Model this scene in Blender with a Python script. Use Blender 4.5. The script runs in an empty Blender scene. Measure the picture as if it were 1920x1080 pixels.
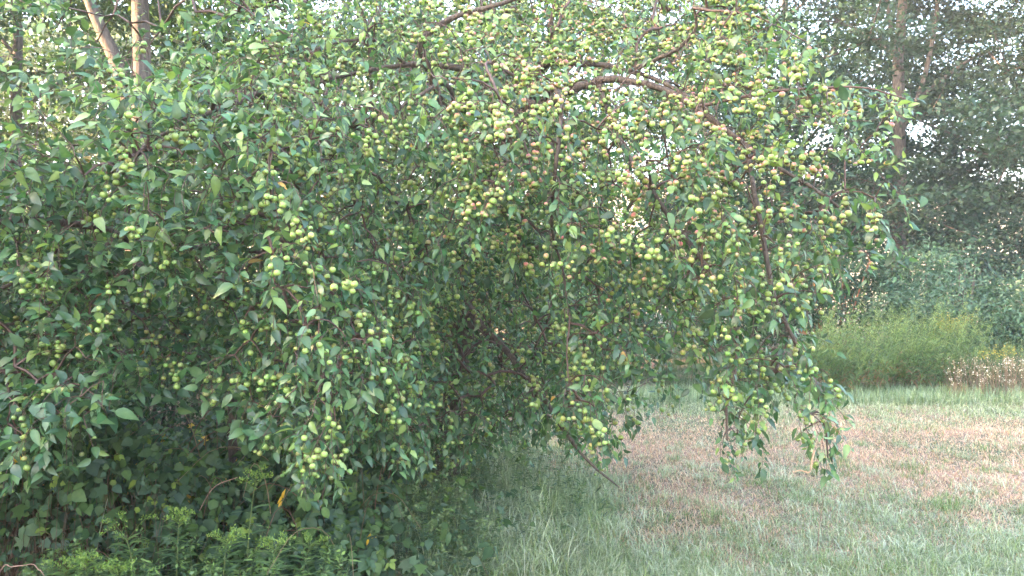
import bpy, math, random
import numpy as np
from mathutils import Vector, Quaternion

rng = np.random.default_rng(7)
random.seed(7)
R = math.radians
SC = bpy.context.scene
COL = SC.collection

# ------------------------------------------------------------------ camera, sky, sun, exposure
CAM = np.array([0.0, 0.0, 1.6])
FPX = 1920 * 28.0 / 36.0
cd = bpy.data.cameras.new('camera')
cd.lens = 28.0
cd.sensor_width = 36.0
cd.clip_start = 0.05
cd.clip_end = 2000.0
cam = bpy.data.objects.new('camera', cd)
cam.location = tuple(CAM)
cam.rotation_euler = (R(90), 0, 0)
COL.objects.link(cam)
SC.camera = cam

SUN_EL, SUN_AZ = R(17), R(-104)        # low morning sun from the left, a little behind the camera
world = bpy.data.worlds.new('World')
SC.world = world
world.use_nodes = True
wn = world.node_tree
bg = wn.nodes['Background']
sky = wn.nodes.new('ShaderNodeTexSky')
sky.sky_type = 'NISHITA'
sky.sun_disc = False
sky.sun_elevation = SUN_EL
sky.sun_rotation = SUN_AZ
sky.air_density = 1.0
sky.dust_density = 4.0
sky.ozone_density = 0.75
wn.links.new(sky.outputs[0], bg.inputs[0])
bg.inputs[1].default_value = 0.15
sd = bpy.data.lights.new('sun', 'SUN')
sd.energy = 4.0
sd.angle = R(0.5)
sd.color = (1.0, 0.64, 0.36)
sun = bpy.data.objects.new('sun', sd)
sdir = Vector((math.sin(SUN_AZ) * math.cos(SUN_EL), math.cos(SUN_AZ) * math.cos(SUN_EL), math.sin(SUN_EL)))
sun.rotation_euler = sdir.to_track_quat('Z', 'Y').to_euler()
sun.location = (-20, -5, 15)
COL.objects.link(sun)
SC.view_settings.view_transform = 'Standard'
SC.view_settings.look = 'None'
SC.view_settings.gamma = 1.0
SC.view_settings.use_curve_mapping = False
SC.view_settings.exposure = 4.1
SC.cycles.max_bounces = 10
SC.cycles.volume_bounces = 2
SC.cycles.diffuse_bounces = 5
SC.cycles.transmission_bounces = 6
SC.cycles.transparent_max_bounces = 8

# ------------------------------------------------------------------ helpers
def P(px, py, d):
    """a point of the place: d metres in front of the viewpoint, seen at px, py of the 1920 photograph"""
    return np.array([(px - 960.0) / FPX * d, d, 1.6 - (py - 540.0) / FPX * d])

def proj(p):
    p = np.asarray(p, float)
    return 960 + p[..., 0] / p[..., 1] * FPX, 540 - (p[..., 2] - 1.6) / p[..., 1] * FPX

def norm(v):
    v = np.asarray(v, float)
    return v / np.maximum(np.linalg.norm(v, axis=-1, keepdims=True), 1e-9)

def tag(o, label=None, cat=None, group=None, kind=None):
    if label: o['label'] = label
    if cat: o['category'] = cat
    if group: o['group'] = group
    if kind: o['kind'] = kind
    return o

def empty(name, loc=(0, 0, 0)):
    o = bpy.data.objects.new(name, None)
    o.location = tuple(float(c) for c in loc)
    o.empty_display_size = 0.2
    COL.objects.link(o)
    return o

def mesh_data(name, V, F, C=None, mats=(), mi=None, smooth=True):
    V = np.ascontiguousarray(V, dtype=np.float32); F = np.ascontiguousarray(F, dtype=np.int32)
    me = bpy.data.meshes.new(name)
    k = F.shape[1]
    me.vertices.add(len(V)); me.vertices.foreach_set('co', V.ravel())
    me.loops.add(F.size); me.loops.foreach_set('vertex_index', F.ravel())
    me.polygons.add(len(F)); me.polygons.foreach_set('loop_start', np.arange(0, F.size, k, dtype=np.int32))
    if mi is not None:
        me.polygons.foreach_set('material_index', np.ascontiguousarray(mi, dtype=np.int32))
    me.polygons.foreach_set('use_smooth', np.full(len(F), smooth, dtype=bool))
    if C is not None:
        at = me.attributes.new('Col', 'FLOAT_COLOR', 'POINT')
        c4 = np.ones((len(V), 4), np.float32); c4[:, :3] = C
        at.data.foreach_set('color', c4.ravel())
    me.update(calc_edges=True)
    for m in mats: me.materials.append(m)
    return me

def obj(name, me, parent=None, loc=None, label=None, kind=None):
    o = bpy.data.objects.new(name, me)
    COL.objects.link(o)
    if parent is not None: o.parent = parent
    if loc is not None: o.location = tuple(float(c) for c in loc)
    if label: o['label'] = label
    if kind: o['kind'] = kind
    return o

def cat(parts):
    """join (V, F, C) triples"""
    Vs, Fs, Cs, off = [], [], [], 0
    for V, F, C in parts:
        Vs.append(V); Fs.append(np.asarray(F) + off); Cs.append(C); off += len(V)
    return np.concatenate(Vs), np.concatenate(Fs), np.concatenate(Cs)

def frames(a, n):
    """rotation matrices: local y = a, local z close to n"""
    a = norm(a)
    x = norm(np.cross(a, n)); z = np.cross(x, a)
    return np.stack([x, a, z], axis=-1)

def scatter(proto, pos, M, scale, tint):
    pV, pF, pC = proto
    n, k = len(pos), len(pV)
    sc = np.asarray(scale, float)
    if sc.ndim == 1: sc = np.repeat(sc[:, None], 3, axis=1)
    L = pV[None, :, :] * sc[:, None, :]
    V = np.einsum('nij,nkj->nki', M, L) + pos[:, None, :]
    F = pF[None] + (np.arange(n) * k)[:, None, None]
    C = tint[:, None, :] * pC[None]
    return V.reshape(-1, 3), F.reshape(-1, pF.shape[1]), C.reshape(-1, 3)

def tube(pts, rad, sides=6, col=(1, 1, 1), cap=True):
    pts = np.asarray(pts, float); n = len(pts)
    rad = np.broadcast_to(np.asarray(rad, float), (n,))
    t = norm(np.gradient(pts, axis=0))
    ref = np.array([0.31, 0.17, 0.93]) if abs(t[0, 2]) < 0.9 else np.array([1.0, 0.2, 0])
    u = norm(np.cross(t, ref)); w = np.cross(t, u)
    ang = np.arange(sides) / sides * 2 * np.pi
    V = pts[:, None] + rad[:, None, None] * (np.cos(ang)[None, :, None] * u[:, None] + np.sin(ang)[None, :, None] * w[:, None])
    V = V.reshape(-1, 3)
    i, j = np.meshgrid(np.arange(n - 1), np.arange(sides), indexing='ij')
    a = i * sides + j; b = i * sides + (j + 1) % sides
    F = np.concatenate([np.stack([a, b, b + sides], -1).reshape(-1, 3), np.stack([a, b + sides, a + sides], -1).reshape(-1, 3)])
    if cap:
        V = np.concatenate([V, pts[-1:] + t[-1:] * rad[-1]])
        e = (n - 1) * sides
        F = np.concatenate([F, np.stack([e + np.arange(sides), e + (np.arange(sides) + 1) % sides, np.full(sides, len(V) - 1)], -1)])
    return V, F, np.tile(np.asarray(col, float), (len(V), 1))

def spline(ctrl, per=5):
    c = np.asarray(ctrl, float)
    c = np.concatenate([2 * c[:1] - c[1:2], c, 2 * c[-1:] - c[-2:-1]])
    out = []
    t = np.linspace(0, 1, per, endpoint=False)[:, None]
    for i in range(1, len(c) - 2):
        p0, p1, p2, p3 = c[i - 1], c[i], c[i + 1], c[i + 2]
        out.append(0.5 * (2 * p1 + (p2 - p0) * t + (2 * p0 - 5 * p1 + 4 * p2 - p3) * t ** 2 + (3 * p1 - p0 - 3 * p2 + p3) * t ** 3))
    out.append(c[-2:-1])
    return np.concatenate(out)

def prisms(A, B, ra, rb, col, sag=0.0, sides=3):
    """many thin tapered twigs at once, A to B, two segments each"""
    n = len(A)
    mid = (A + B) / 2 + np.array([0, 0, -1.0]) * np.asarray(sag).reshape(-1, 1)
    t = norm(B - A)
    u = norm(np.cross(t, rng.normal(size=(n, 3)))); w = np.cross(t, u)
    ang = np.arange(sides) / sides * 2 * np.pi
    ring = np.cos(ang)[None, :, None] * u[:, None] + np.sin(ang)[None, :, None] * w[:, None]
    rm = (ra + rb) / 2
    V = np.stack([A[:, None] + ring * ra[:, None, None], mid[:, None] + ring * rm[:, None, None], B[:, None] + ring * rb[:, None, None]], 1)
    V = V.reshape(-1, 3)
    f = []
    for s in range(2):
        for j in range(sides):
            a, b = s * sides + j, s * sides + (j + 1) % sides
            f += [(a, b, b + sides), (a, b + sides, a + sides)]
    f = np.array(f)
    F = (f[None] + (np.arange(n) * 3 * sides)[:, None, None]).reshape(-1, 3)
    return V, F, np.tile(np.asarray(col, float), (len(V), 1))

def mst(nodes, pts, bf=0.35):
    """joins every point to the growing branch system; returns parents and the child radius"""
    n0 = len(nodes)
    allp = np.concatenate([nodes, pts])
    N = len(allp)
    par = np.full(N, -1); path = np.zeros(N); done = np.zeros(N, bool); done[:n0] = True
    best = np.full(N, 1e9); bp = np.full(N, -1)
    for k in range(0, n0):
        d = np.linalg.norm(allp - allp[k], axis=1)
        m = d < best; best[m] = d[m]; bp[m] = k
    left = N - n0
    order = []
    bc = best.copy(); bc[done] = 1e9
    for _ in range(left):
        k = int(np.argmin(bc))
        par[k] = bp[k]; path[k] = path[bp[k]] + np.linalg.norm(allp[k] - allp[bp[k]])
        done[k] = True; order.append(k); bc[k] = 1e9
        d = np.linalg.norm(allp - allp[k], axis=1) + bf * path[k]
        m = (~done) & (d < bc)
        bc[m] = d[m]; bp[m] = k
    cnt = np.ones(N)
    for k in reversed(order):
        if par[k] >= 0: cnt[par[k]] += cnt[k]
    return allp, par, cnt, order

def vnoise(x, y, s=0):
    """smooth value noise for patches of grass and ground height"""
    x = np.asarray(x, float); y = np.asarray(y, float)
    xi, yi = np.floor(x).astype(int), np.floor(y).astype(int)
    fx, fy = x - xi, y - yi
    fx, fy = fx * fx * (3 - 2 * fx), fy * fy * (3 - 2 * fy)
    def h(a, b):
        v = np.sin(a * 127.1 + b * 311.7 + s * 74.7) * 43758.5453
        return v - np.floor(v)
    return (h(xi, yi) * (1 - fx) + h(xi + 1, yi) * fx) * (1 - fy) + (h(xi, yi + 1) * (1 - fx) + h(xi + 1, yi + 1) * fx) * fy

def in_poly(px, py, poly):
    poly = np.asarray(poly, float)
    ins = np.zeros(np.shape(px), bool)
    j = len(poly) - 1
    for i in range(len(poly)):
        xi, yi = poly[i]; xj, yj = poly[j]
        c = ((yi > py) != (yj > py)) & (px < (xj - xi) * (py - yi) / (yj - yi + 1e-12) + xi)
        ins ^= c
        j = i
    return ins

# ------------------------------------------------------------------ materials
def new_mat(name):
    m = bpy.data.materials.new(name)
    m.use_nodes = True
    nt = m.node_tree
    b = nt.nodes['Principled BSDF']
    return m, nt, b

def leafy(name, rough=0.45, spec=0.4, trans=0.28, back=(1.5, 1.45, 1.6), backmix=0.6, var=0.25):
    m, nt, b = new_mat(name)
    N, L = nt.nodes, nt.links
    at = N.new('ShaderNodeAttribute'); at.attribute_name = 'Col'
    no = N.new('ShaderNodeTexNoise'); no.inputs['Scale'].default_value = 55.0; no.inputs['Detail'].default_value = 3.0
    geo = N.new('ShaderNodeNewGeometry')
    L.new(geo.outputs['Position'], no.inputs['Vector'])
    mr = N.new('ShaderNodeMapRange')
    mr.inputs['To Min'].default_value = 1 - var; mr.inputs['To Max'].default_value = 1 + var
    L.new(no.outputs[0], mr.inputs['Value'])
    mul = N.new('ShaderNodeMix'); mul.data_type = 'RGBA'; mul.blend_type = 'MULTIPLY'; mul.inputs[0].default_value = 1.0
    L.new(at.outputs['Color'], mul.inputs[6]); L.new(mr.outputs[0], mul.inputs[7])
    und = N.new('ShaderNodeMix'); und.data_type = 'RGBA'; und.blend_type = 'MULTIPLY'; und.inputs[0].default_value = backmix
    L.new(mul.outputs[2], und.inputs[6]); und.inputs[7].default_value = (*[1 + (c - 1) for c in back], 1)
    two = N.new('ShaderNodeMix'); two.data_type = 'RGBA'
    L.new(geo.outputs['Backfacing'], two.inputs[0]); L.new(mul.outputs[2], two.inputs[6]); L.new(und.outputs[2], two.inputs[7])
    L.new(two.outputs[2], b.inputs['Base Color'])
    b.inputs['Roughness'].default_value = rough
    b.inputs['Specular IOR Level'].default_value = spec
    tr = N.new('ShaderNodeBsdfTranslucent')
    tc = N.new('ShaderNodeMix'); tc.data_type = 'RGBA'; tc.blend_type = 'MULTIPLY'; tc.inputs[0].default_value = 1.0
    L.new(mul.outputs[2], tc.inputs[6]); tc.inputs[7].default_value = (1.35, 1.5, 0.6, 1)
    L.new(tc.outputs[2], tr.inputs['Color'])
    ms = N.new('ShaderNodeMixShader'); ms.inputs[0].default_value = trans
    L.new(b.outputs[0], ms.inputs[1]); L.new(tr.outputs[0], ms.inputs[2])
    L.new(ms.outputs[0], N['Material Output'].inputs['Surface'])
    return m

def bark(name, c1, c2, scale=40, rough=0.85, bump=0.6, stretch=0.25):
    m, nt, b = new_mat(name)
    N, L = nt.nodes, nt.links
    geo = N.new('ShaderNodeNewGeometry')
    mp = N.new('ShaderNodeMapping'); mp.inputs['Scale'].default_value = (1, 1, stretch)
    L.new(geo.outputs['Position'], mp.inputs['Vector'])
    no = N.new('ShaderNodeTexNoise'); no.inputs['Scale'].default_value = scale; no.inputs['Detail'].default_value = 6.0
    no.inputs['Roughness'].default_value = 0.7
    L.new(mp.outputs[0], no.inputs['Vector'])
    cr = N.new('ShaderNodeValToRGB')
    cr.color_ramp.elements[0].position = 0.35; cr.color_ramp.elements[0].color = (*c1, 1)
    cr.color_ramp.elements[1].position = 0.68; cr.color_ramp.elements[1].color = (*c2, 1)
    L.new(no.outputs[0], cr.inputs[0]); L.new(cr.outputs[0], b.inputs['Base Color'])
    bp_ = N.new('ShaderNodeBump'); bp_.inputs['Strength'].default_value = bump; bp_.inputs['Distance'].default_value = 0.02
    L.new(no.outputs[0], bp_.inputs['Height']); L.new(bp_.outputs[0], b.inputs['Normal'])
    b.inputs['Roughness'].default_value = rough
    return m

M_APPLE_LEAF = leafy('apple_leaf', rough=0.36, spec=0.55, trans=0.28, back=(2.0, 1.8, 2.2), backmix=0.75)
M_TREE_LEAF = leafy('woodland_leaf', rough=0.5, spec=0.35, trans=0.3)
M_WEED = leafy('weed_leaf', rough=0.5, spec=0.35, trans=0.3)
M_GRASS = leafy('grass_blade', rough=0.45, spec=0.45, trans=0.25, backmix=0.2, var=0.15)
M_APPLE_BARK = bark('apple_bark', (0.045, 0.032, 0.026), (0.17, 0.125, 0.10), 60, bump=0.5)
M_TWIG = bark('apple_twig_bark', (0.06, 0.035, 0.028), (0.16, 0.09, 0.07), 90, rough=0.6, bump=0.2)
M_TREE_BARK = bark('woodland_bark', (0.045, 0.035, 0.03), (0.16, 0.125, 0.105), 22, bump=0.9)
M_STEM = leafy('weed_stem', rough=0.6, spec=0.3, trans=0.1, backmix=0.0)

def fruit_mat():
    m, nt, b = new_mat('crab_apple_skin')
    N, L = nt.nodes, nt.links
    at = N.new('ShaderNodeAttribute'); at.attribute_name = 'Col'
    geo = N.new('ShaderNodeNewGeometry')
    no = N.new('ShaderNodeTexNoise'); no.inputs['Scale'].default_value = 160.0
    L.new(geo.outputs['Position'], no.inputs['Vector'])
    mr = N.new('ShaderNodeMapRange'); mr.inputs['To Min'].default_value = 0.8; mr.inputs['To Max'].default_value = 1.2
    L.new(no.outputs[0], mr.inputs['Value'])
    mul = N.new('ShaderNodeMix'); mul.data_type = 'RGBA'; mul.blend_type = 'MULTIPLY'; mul.inputs[0].default_value = 1.0
    L.new(at.outputs['Color'], mul.inputs[6]); L.new(mr.outputs[0], mul.inputs[7])
    L.new(mul.outputs[2], b.inputs['Base Color'])
    b.inputs['Roughness'].default_value = 0.36
    b.inputs['Specular IOR Level'].default_value = 0.45
    b.inputs['Subsurface Weight'].default_value = 0.0
    return m
M_FRUIT = fruit_mat()

def ground_mat():
    m, nt, b = new_mat('lawn_soil')
    N, L = nt.nodes, nt.links
    geo = N.new('ShaderNodeNewGeometry')
    n1 = N.new('ShaderNodeTexNoise'); n1.inputs['Scale'].default_value = 0.7; n1.inputs['Detail'].default_value = 5
    n2 = N.new('ShaderNodeTexNoise'); n2.inputs['Scale'].default_value = 45; n2.inputs['Detail'].default_value = 4
    L.new(geo.outputs['Position'], n1.inputs['Vector']); L.new(geo.outputs['Position'], n2.inputs['Vector'])
    c1 = N.new('ShaderNodeValToRGB')
    c1.color_ramp.elements[0].position = 0.38; c1.color_ramp.elements[0].color = (0.085, 0.10, 0.055, 1)
    c1.color_ramp.elements[1].position = 0.62; c1.color_ramp.elements[1].color = (0.27, 0.17, 0.12, 1)
    L.new(n1.outputs[0], c1.inputs[0])
    c2 = N.new('ShaderNodeMapRange'); c2.inputs['To Min'].default_value = 0.55; c2.inputs['To Max'].default_value = 1.35
    L.new(n2.outputs[0], c2.inputs['Value'])
    mul = N.new('ShaderNodeMix'); mul.data_type = 'RGBA'; mul.blend_type = 'MULTIPLY'; mul.inputs[0].default_value = 1.0
    L.new(c1.outputs[0], mul.inputs[6]); L.new(c2.outputs[0], mul.inputs[7])
    L.new(mul.outputs[2], b.inputs['Base Color'])
    bp_ = N.new('ShaderNodeBump'); bp_.inputs['Strength'].default_value = 0.8; bp_.inputs['Distance'].default_value = 0.03
    L.new(n2.outputs[0], bp_.inputs['Height']); L.new(bp_.outputs[0], b.inputs['Normal'])
    b.inputs['Roughness'].default_value = 0.95
    return m

def hill_mat():
    m, nt, b = new_mat('far_hillside')
    N, L = nt.nodes, nt.links
    geo = N.new('ShaderNodeNewGeometry')
    n1 = N.new('ShaderNodeTexNoise'); n1.inputs['Scale'].default_value = 0.09; n1.inputs['Detail'].default_value = 8
    L.new(geo.outputs['Position'], n1.inputs['Vector'])
    c1 = N.new('ShaderNodeValToRGB')
    c1.color_ramp.elements[0].position = 0.4; c1.color_ramp.elements[0].color = (0.09, 0.10, 0.05, 1)
    c1.color_ramp.elements[1].position = 0.6; c1.color_ramp.elements[1].color = (0.30, 0.24, 0.17, 1)
    L.new(n1.outputs[0], c1.inputs[0]); L.new(c1.outputs[0], b.inputs['Base Color'])
    b.inputs['Roughness'].default_value = 1.0
    return m

# ------------------------------------------------------------------ ground and hill
def gh(x, y):
    return 0.06 * (vnoise(x * 0.6, y * 0.6, 1) - 0.5) + 0.025 * (vnoise(x * 2.3, y * 2.3, 2) - 0.5)

gx = np.concatenate([np.linspace(-230, -20, 10)[:-1], np.linspace(-20, 20, 161), np.linspace(20, 230, 10)[1:]])
gy = np.concatenate([np.linspace(-80, -10, 8)[:-1], np.linspace(-10, 30, 161), np.linspace(30, 230, 12)[1:]])
X, Y = np.meshgrid(gx, gy)
Z = gh(X, Y)
nx_, ny_ = len(gx), len(gy)
ii, jj = np.meshgrid(np.arange(ny_ - 1), np.arange(nx_ - 1), indexing='ij')
q = (ii * nx_ + jj).ravel()
gF = np.stack([q, q + 1, q + 1 + nx_, q + nx_], -1)
o = obj('ground', mesh_data('ground', np.stack([X, Y, Z], -1).reshape(-1, 3), gF, None, [ground_mat()]), kind='structure')

hx = np.linspace(-228, 228, 70); hy = np.linspace(60, 200, 24)
X, Y = np.meshgrid(hx, hy)
Z = 20 * np.clip((Y - 62) / 90, 0, 1) ** 0.8 * (0.75 + 0.5 * vnoise(X / 40, Y / 40, 5)) - 0.3
ii, jj = np.meshgrid(np.arange(len(hy) - 1), np.arange(len(hx) - 1), indexing='ij')
q = (ii * len(hx) + jj).ravel()
o = obj('hill', mesh_data('hill', np.stack([X, Y, Z], -1).reshape(-1, 3), np.stack([q, q + 1, q + 1 + len(hx), q + len(hx)], -1), None, [hill_mat()]), kind='structure')

# ------------------------------------------------------------------ leaf, fruit and blade shapes
def leaf_shape(rows, width=0.5, fold=0.16, arch=0.22, petiole=0.2, tipsharp=1.0, twist=0.0):
    """base at the twig, blade along +y from the end of the petiole, length 1 with the petiole"""
    V, C = [], []
    V += [(-0.012, 0, 0), (0.012, 0, 0)]; C += [(1.25, 1.1, 0.8)] * 2
    V.append((0, petiole, 0.0)); C.append((1.1, 1.1, 0.9))
    F = [(0, 1, 2)]
    prev = None
    for t, w in rows:
        y = petiole + (1 - petiole) * t
        z = -arch * t * t
        hw = w * width / 2
        tw = twist * t
        i = len(V)
        V += [(-hw, y, z + hw * (fold + tw)), (0, y + 0.01, z - 0.0), (hw, y, z + hw * (fold - tw))]
        C += [(0.96, 0.98, 0.95), (1.18, 1.12, 1.0), (0.96, 0.98, 0.95)]
        if prev is None:
            F += [(2, i + 1, i), (2, i + 2, i + 1)]
        else:
            for a in (0, 1):
                F += [(prev + a, prev + a + 1, i + a + 1), (prev + a, i + a + 1, i + a)]
        prev = i
    V.append((0, 1.0, -arch)); C.append((1, 1, 0.95))
    k = len(V) - 1
    F += [(prev, prev + 1, k), (prev + 1, prev + 2, k)]
    return np.array(V, float), np.array(F), np.array(C, float)

LEAF_LO = [leaf_shape([(0.26, 0.95), (0.62, 0.78)], w, f, a, 0.2, twist=tw)
           for w, f, a, tw in ((0.40, 0.28, 0.22, 0.15), (0.44, 0.14, 0.36, -0.2), (0.36, 0.42, 0.16, 0.3), (0.42, 0.3, 0.48, 0.0))]
LEAF_HI = [leaf_shape([(0.10, 0.55), (0.26, 0.93), (0.45, 1.0), (0.64, 0.82), (0.83, 0.42)], w, f, a, 0.2, twist=tw)
           for w, f, a, tw in ((0.40, 0.28, 0.22, 0.15), (0.44, 0.14, 0.36, -0.2), (0.36, 0.42, 0.16, 0.3), (0.42, 0.3, 0.48, 0.0))]

def apple_shape(nu=9, nv=7, blush=0.0, seed=0):
    r = np.random.default_rng(seed)
    V, C, F = [], [], []
    green = np.array([0.25, 0.36, 0.09]); yel = np.array([0.36, 0.385, 0.14]); red = np.array([0.64, 0.21, 0.19])
    prof = []
    for i in range(nv + 1):
        th = math.pi * i / nv
        rr = math.sin(th) ** 0.9 * 1.0
        z = math.cos(th) * 0.93
        if i == 0: rr, z = 0.02, 0.72
        if i == 1: rr, z = rr * 1.05, z * 0.98
        if i == nv: rr, z = 0.06, -0.80
        prof.append((rr, z))
    tilt = r.uniform(0, 2 * math.pi)
    for rr, z in prof:
        for j in range(nu):
            a = 2 * math.pi * j / nu
            x, y = rr * math.cos(a), rr * math.sin(a)
            V.append((x, y, z))
            b = np.clip(0.62 * z + 0.45 * math.cos(a - tilt) * rr + 0.0, 0, 1) ** 0.9 * blush + r.normal() * 0.04
            g = green * (1 - 0.45 * max(z, 0)) + yel * 0.45 * max(z, 0)
            b = float(np.clip(b, 0, 1)); w1 = min(1.0, 2.2 * b); w2 = float(np.clip(1.9 * b - 0.35, 0, 1))
            c = g * (1 - w1) + np.array([0.46, 0.40, 0.16]) * w1
            c = c * (1 - w2) + red * w2
            if z < -0.78: c = np.array([0.09, 0.06, 0.04])
            C.append(c)
    for i in range(nv):
        for j in range(nu):
            a, b = i * nu + j, i * nu + (j + 1) % nu
            F += [(a, a + nu, b + nu), (a, b + nu, b)]
    V, F, C = np.array(V), np.array(F), np.array(C)
    st = tube(np.array([[0, 0, 0.7], [0.08, 0.02, 1.4], [0.0, 0.1, 2.3]]), [0.07, 0.06, 0.07], 3, (0.23, 0.15, 0.07), cap=False)
    cal = []
    for j in range(5):
        a = 2 * math.pi * j / 5
        cal.append(([(0.12 * math.cos(a - 0.6), 0.12 * math.sin(a - 0.6), -0.78), (0.12 * math.cos(a + 0.6), 0.12 * math.sin(a + 0.6), -0.78), (0.28 * math.cos(a), 0.28 * math.sin(a), -1.05)], [(0, 1, 2)], [(0.12, 0.09, 0.05)] * 3))
    cal = [(np.array(v, float), np.array(f), np.array(c)) for v, f, c in cal]
    return cat([(V, F, C), st] + cal)
BLUSH = (0.0, 0.12, 0.35, 0.65, 1.0)
APPLE = [apple_shape(9, 6, b, 10 + i) for i, b in enumerate(BLUSH)]

# ------------------------------------------------------------------ the weeping crab apple
crown_poly = [(-260, -260), (1330, -260), (1440, -60), (1480, 10), (1530, 80), (1555, 140), (1610, 160), (1690, 170), (1725, 195),
    (1700, 235), (1695, 275), (1735, 330), (1738, 400), (1705, 470), (1695, 505), (1640, 555), (1575, 565), (1530, 600), (1548, 650),
    (1600, 700), (1628, 765), (1585, 800), (1622, 870), (1590, 905), (1500, 890), (1488, 840), (1465, 770), (1432, 790), (1450, 870),
    (1420, 905), (1350, 890), (1345, 800), (1310, 735), (1270, 790), (1210, 800), (1195, 845), (1120, 875), (1060, 855), (1000, 830),
    (930, 850), (850, 880), (770, 890), (700, 860), (640, 890), (640, 950), (560, 950), (530, 900), (500, 830), (440, 830), (400, 770),
    (250, 765), (190, 800), (200, 865), (110, 885), (0, 930), (-260, 950)]

def g2(px, py, cx, cy, sx, sy):
    return np.exp(-((px - cx) / sx) ** 2 - ((py - cy) / sy) ** 2)

def d_front(px, py):
    d = 3.25 + 0.35 * np.clip((px - 500) / 900, 0, 1) + 0.25 * np.clip((300 - px) / 300, -0.0, 1)
    d = d + 2.1 * g2(px, py, 925, 620, 130, 190)
    d = d + 1.3 * g2(px, py, 1240, 700, 75, 150)
    d = d + np.clip((210 - py) / 210, 0, 1.6) * np.where(px > 1300, 0.5, np.where(px > 350, 1.35, 0.6))
    d = d + 0.7 * g2(px, py, 760, 330, 90, 120)
    d = d + 0.9 * g2(px, py, 330, 600, 130, 90) + 0.5 * g2(px, py, 1150, 480, 50, 60)
    return d

def keep(px, py):
    """how densely the crown is leaved where it hangs"""
    k = np.ones_like(px)
    k = np.where(g2(px, py, 268, 62, 85, 115) > 0.4, np.where(py > 40, 0.16, 0.05), k)
    k = np.where((px < 240) & (py < 250), 0.34, k)
    k = np.where((px > 60) & (px < 200) & (py > 120) & (py < 290), 0.25, k)
    k = np.where((px > 240) & (px < 420) & (py < 130), np.minimum(k, 0.35), k)
    k = k * (1 - 0.65 * g2(px, py, 1215, 265, 60, 45))
    k = np.where((px > 1400) & (py < 600), 0.62, k)
    k = np.where((px > 1560) & (py < 600), 0.5, k)
    k = np.where((px > 1150) & (px < 1335) & (py > 640), 0.45, k)
    k = np.where((px > 430) & (px < 560) & (py > 780), 0.4, k)
    return k

step = 29
seeds, seed_off = [], []
for off, prob in ((0.0, 0.80), (0.3, 0.8), (0.75, 0.75), (1.3, 0.7), (2.0, 0.75), (2.9, 0.75)):
    gx_, gy_ = np.meshgrid(np.arange(-200, 1780, step), np.arange(-110, 980, step))
    px = gx_.ravel() + rng.uniform(-step, step, gx_.size) * 0.6
    py = gy_.ravel() + rng.uniform(-step, step, gx_.size) * 0.6
    m = in_poly(px, py + (75 if off < 0.8 else 35) * (py > 150), crown_poly) & in_poly(px + 45 * (px > 1300), py, crown_poly)
    m &= rng.random(px.size) < prob * keep(px, py)
    if off > 0.5: m &= ~((px < 250) & (py < 260) & (rng.random(px.size) < 0.6))
    if off > 0.8: m &= ~((px > 1460)) & ((px < 1150) | (rng.random(px.size) < 0.65))
    if off > 1.5: m &= ~((px > 1330) | (py > 830) | ((py > 740) & (px < 560)))
    clump = vnoise(px / 75.0, py / 75.0, int(off * 10) + 3)
    m &= rng.random(px.size) < np.clip(0.35 + 1.3 * clump, 0, 1)
    px, py = px[m], py[m]
    d = d_front(px, py) + off + rng.uniform(-0.16, 0.16, px.size) + 0.35 * (vnoise(px / 90.0, py / 90.0, 9) - 0.5)
    seeds.append(np.stack([(px - 960) / FPX * d, d, 1.6 - (py - 540) / FPX * d], -1))
    seed_off.append(np.full(px.size, off))
m_ = 700       # the shaded far side of the crown, low round the trunk
px = rng.uniform(600, 1130, m_); py = rng.uniform(380, 850, m_); d = rng.uniform(5.9, 7.3, m_)
ok_ = in_poly(px, py + 20, crown_poly)
seeds.append(np.stack([(px - 960) / FPX * d, d, 1.6 - (py - 540) / FPX * d], -1)[ok_]); seed_off.append(np.full(ok_.sum(), 2.5))
m_ = 260
px = rng.uniform(680, 1060, m_); py = rng.uniform(420, 850, m_); d = rng.uniform(4.7, 5.8, m_)
ok_ = in_poly(px, py + 20, crown_poly)
seeds.append(np.stack([(px - 960) / FPX * d, d, 1.6 - (py - 540) / FPX * d], -1)[ok_]); seed_off.append(np.full(ok_.sum(), 1.5))
seeds = np.concatenate(seeds); seed_off = np.concatenate(seed_off)

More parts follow.
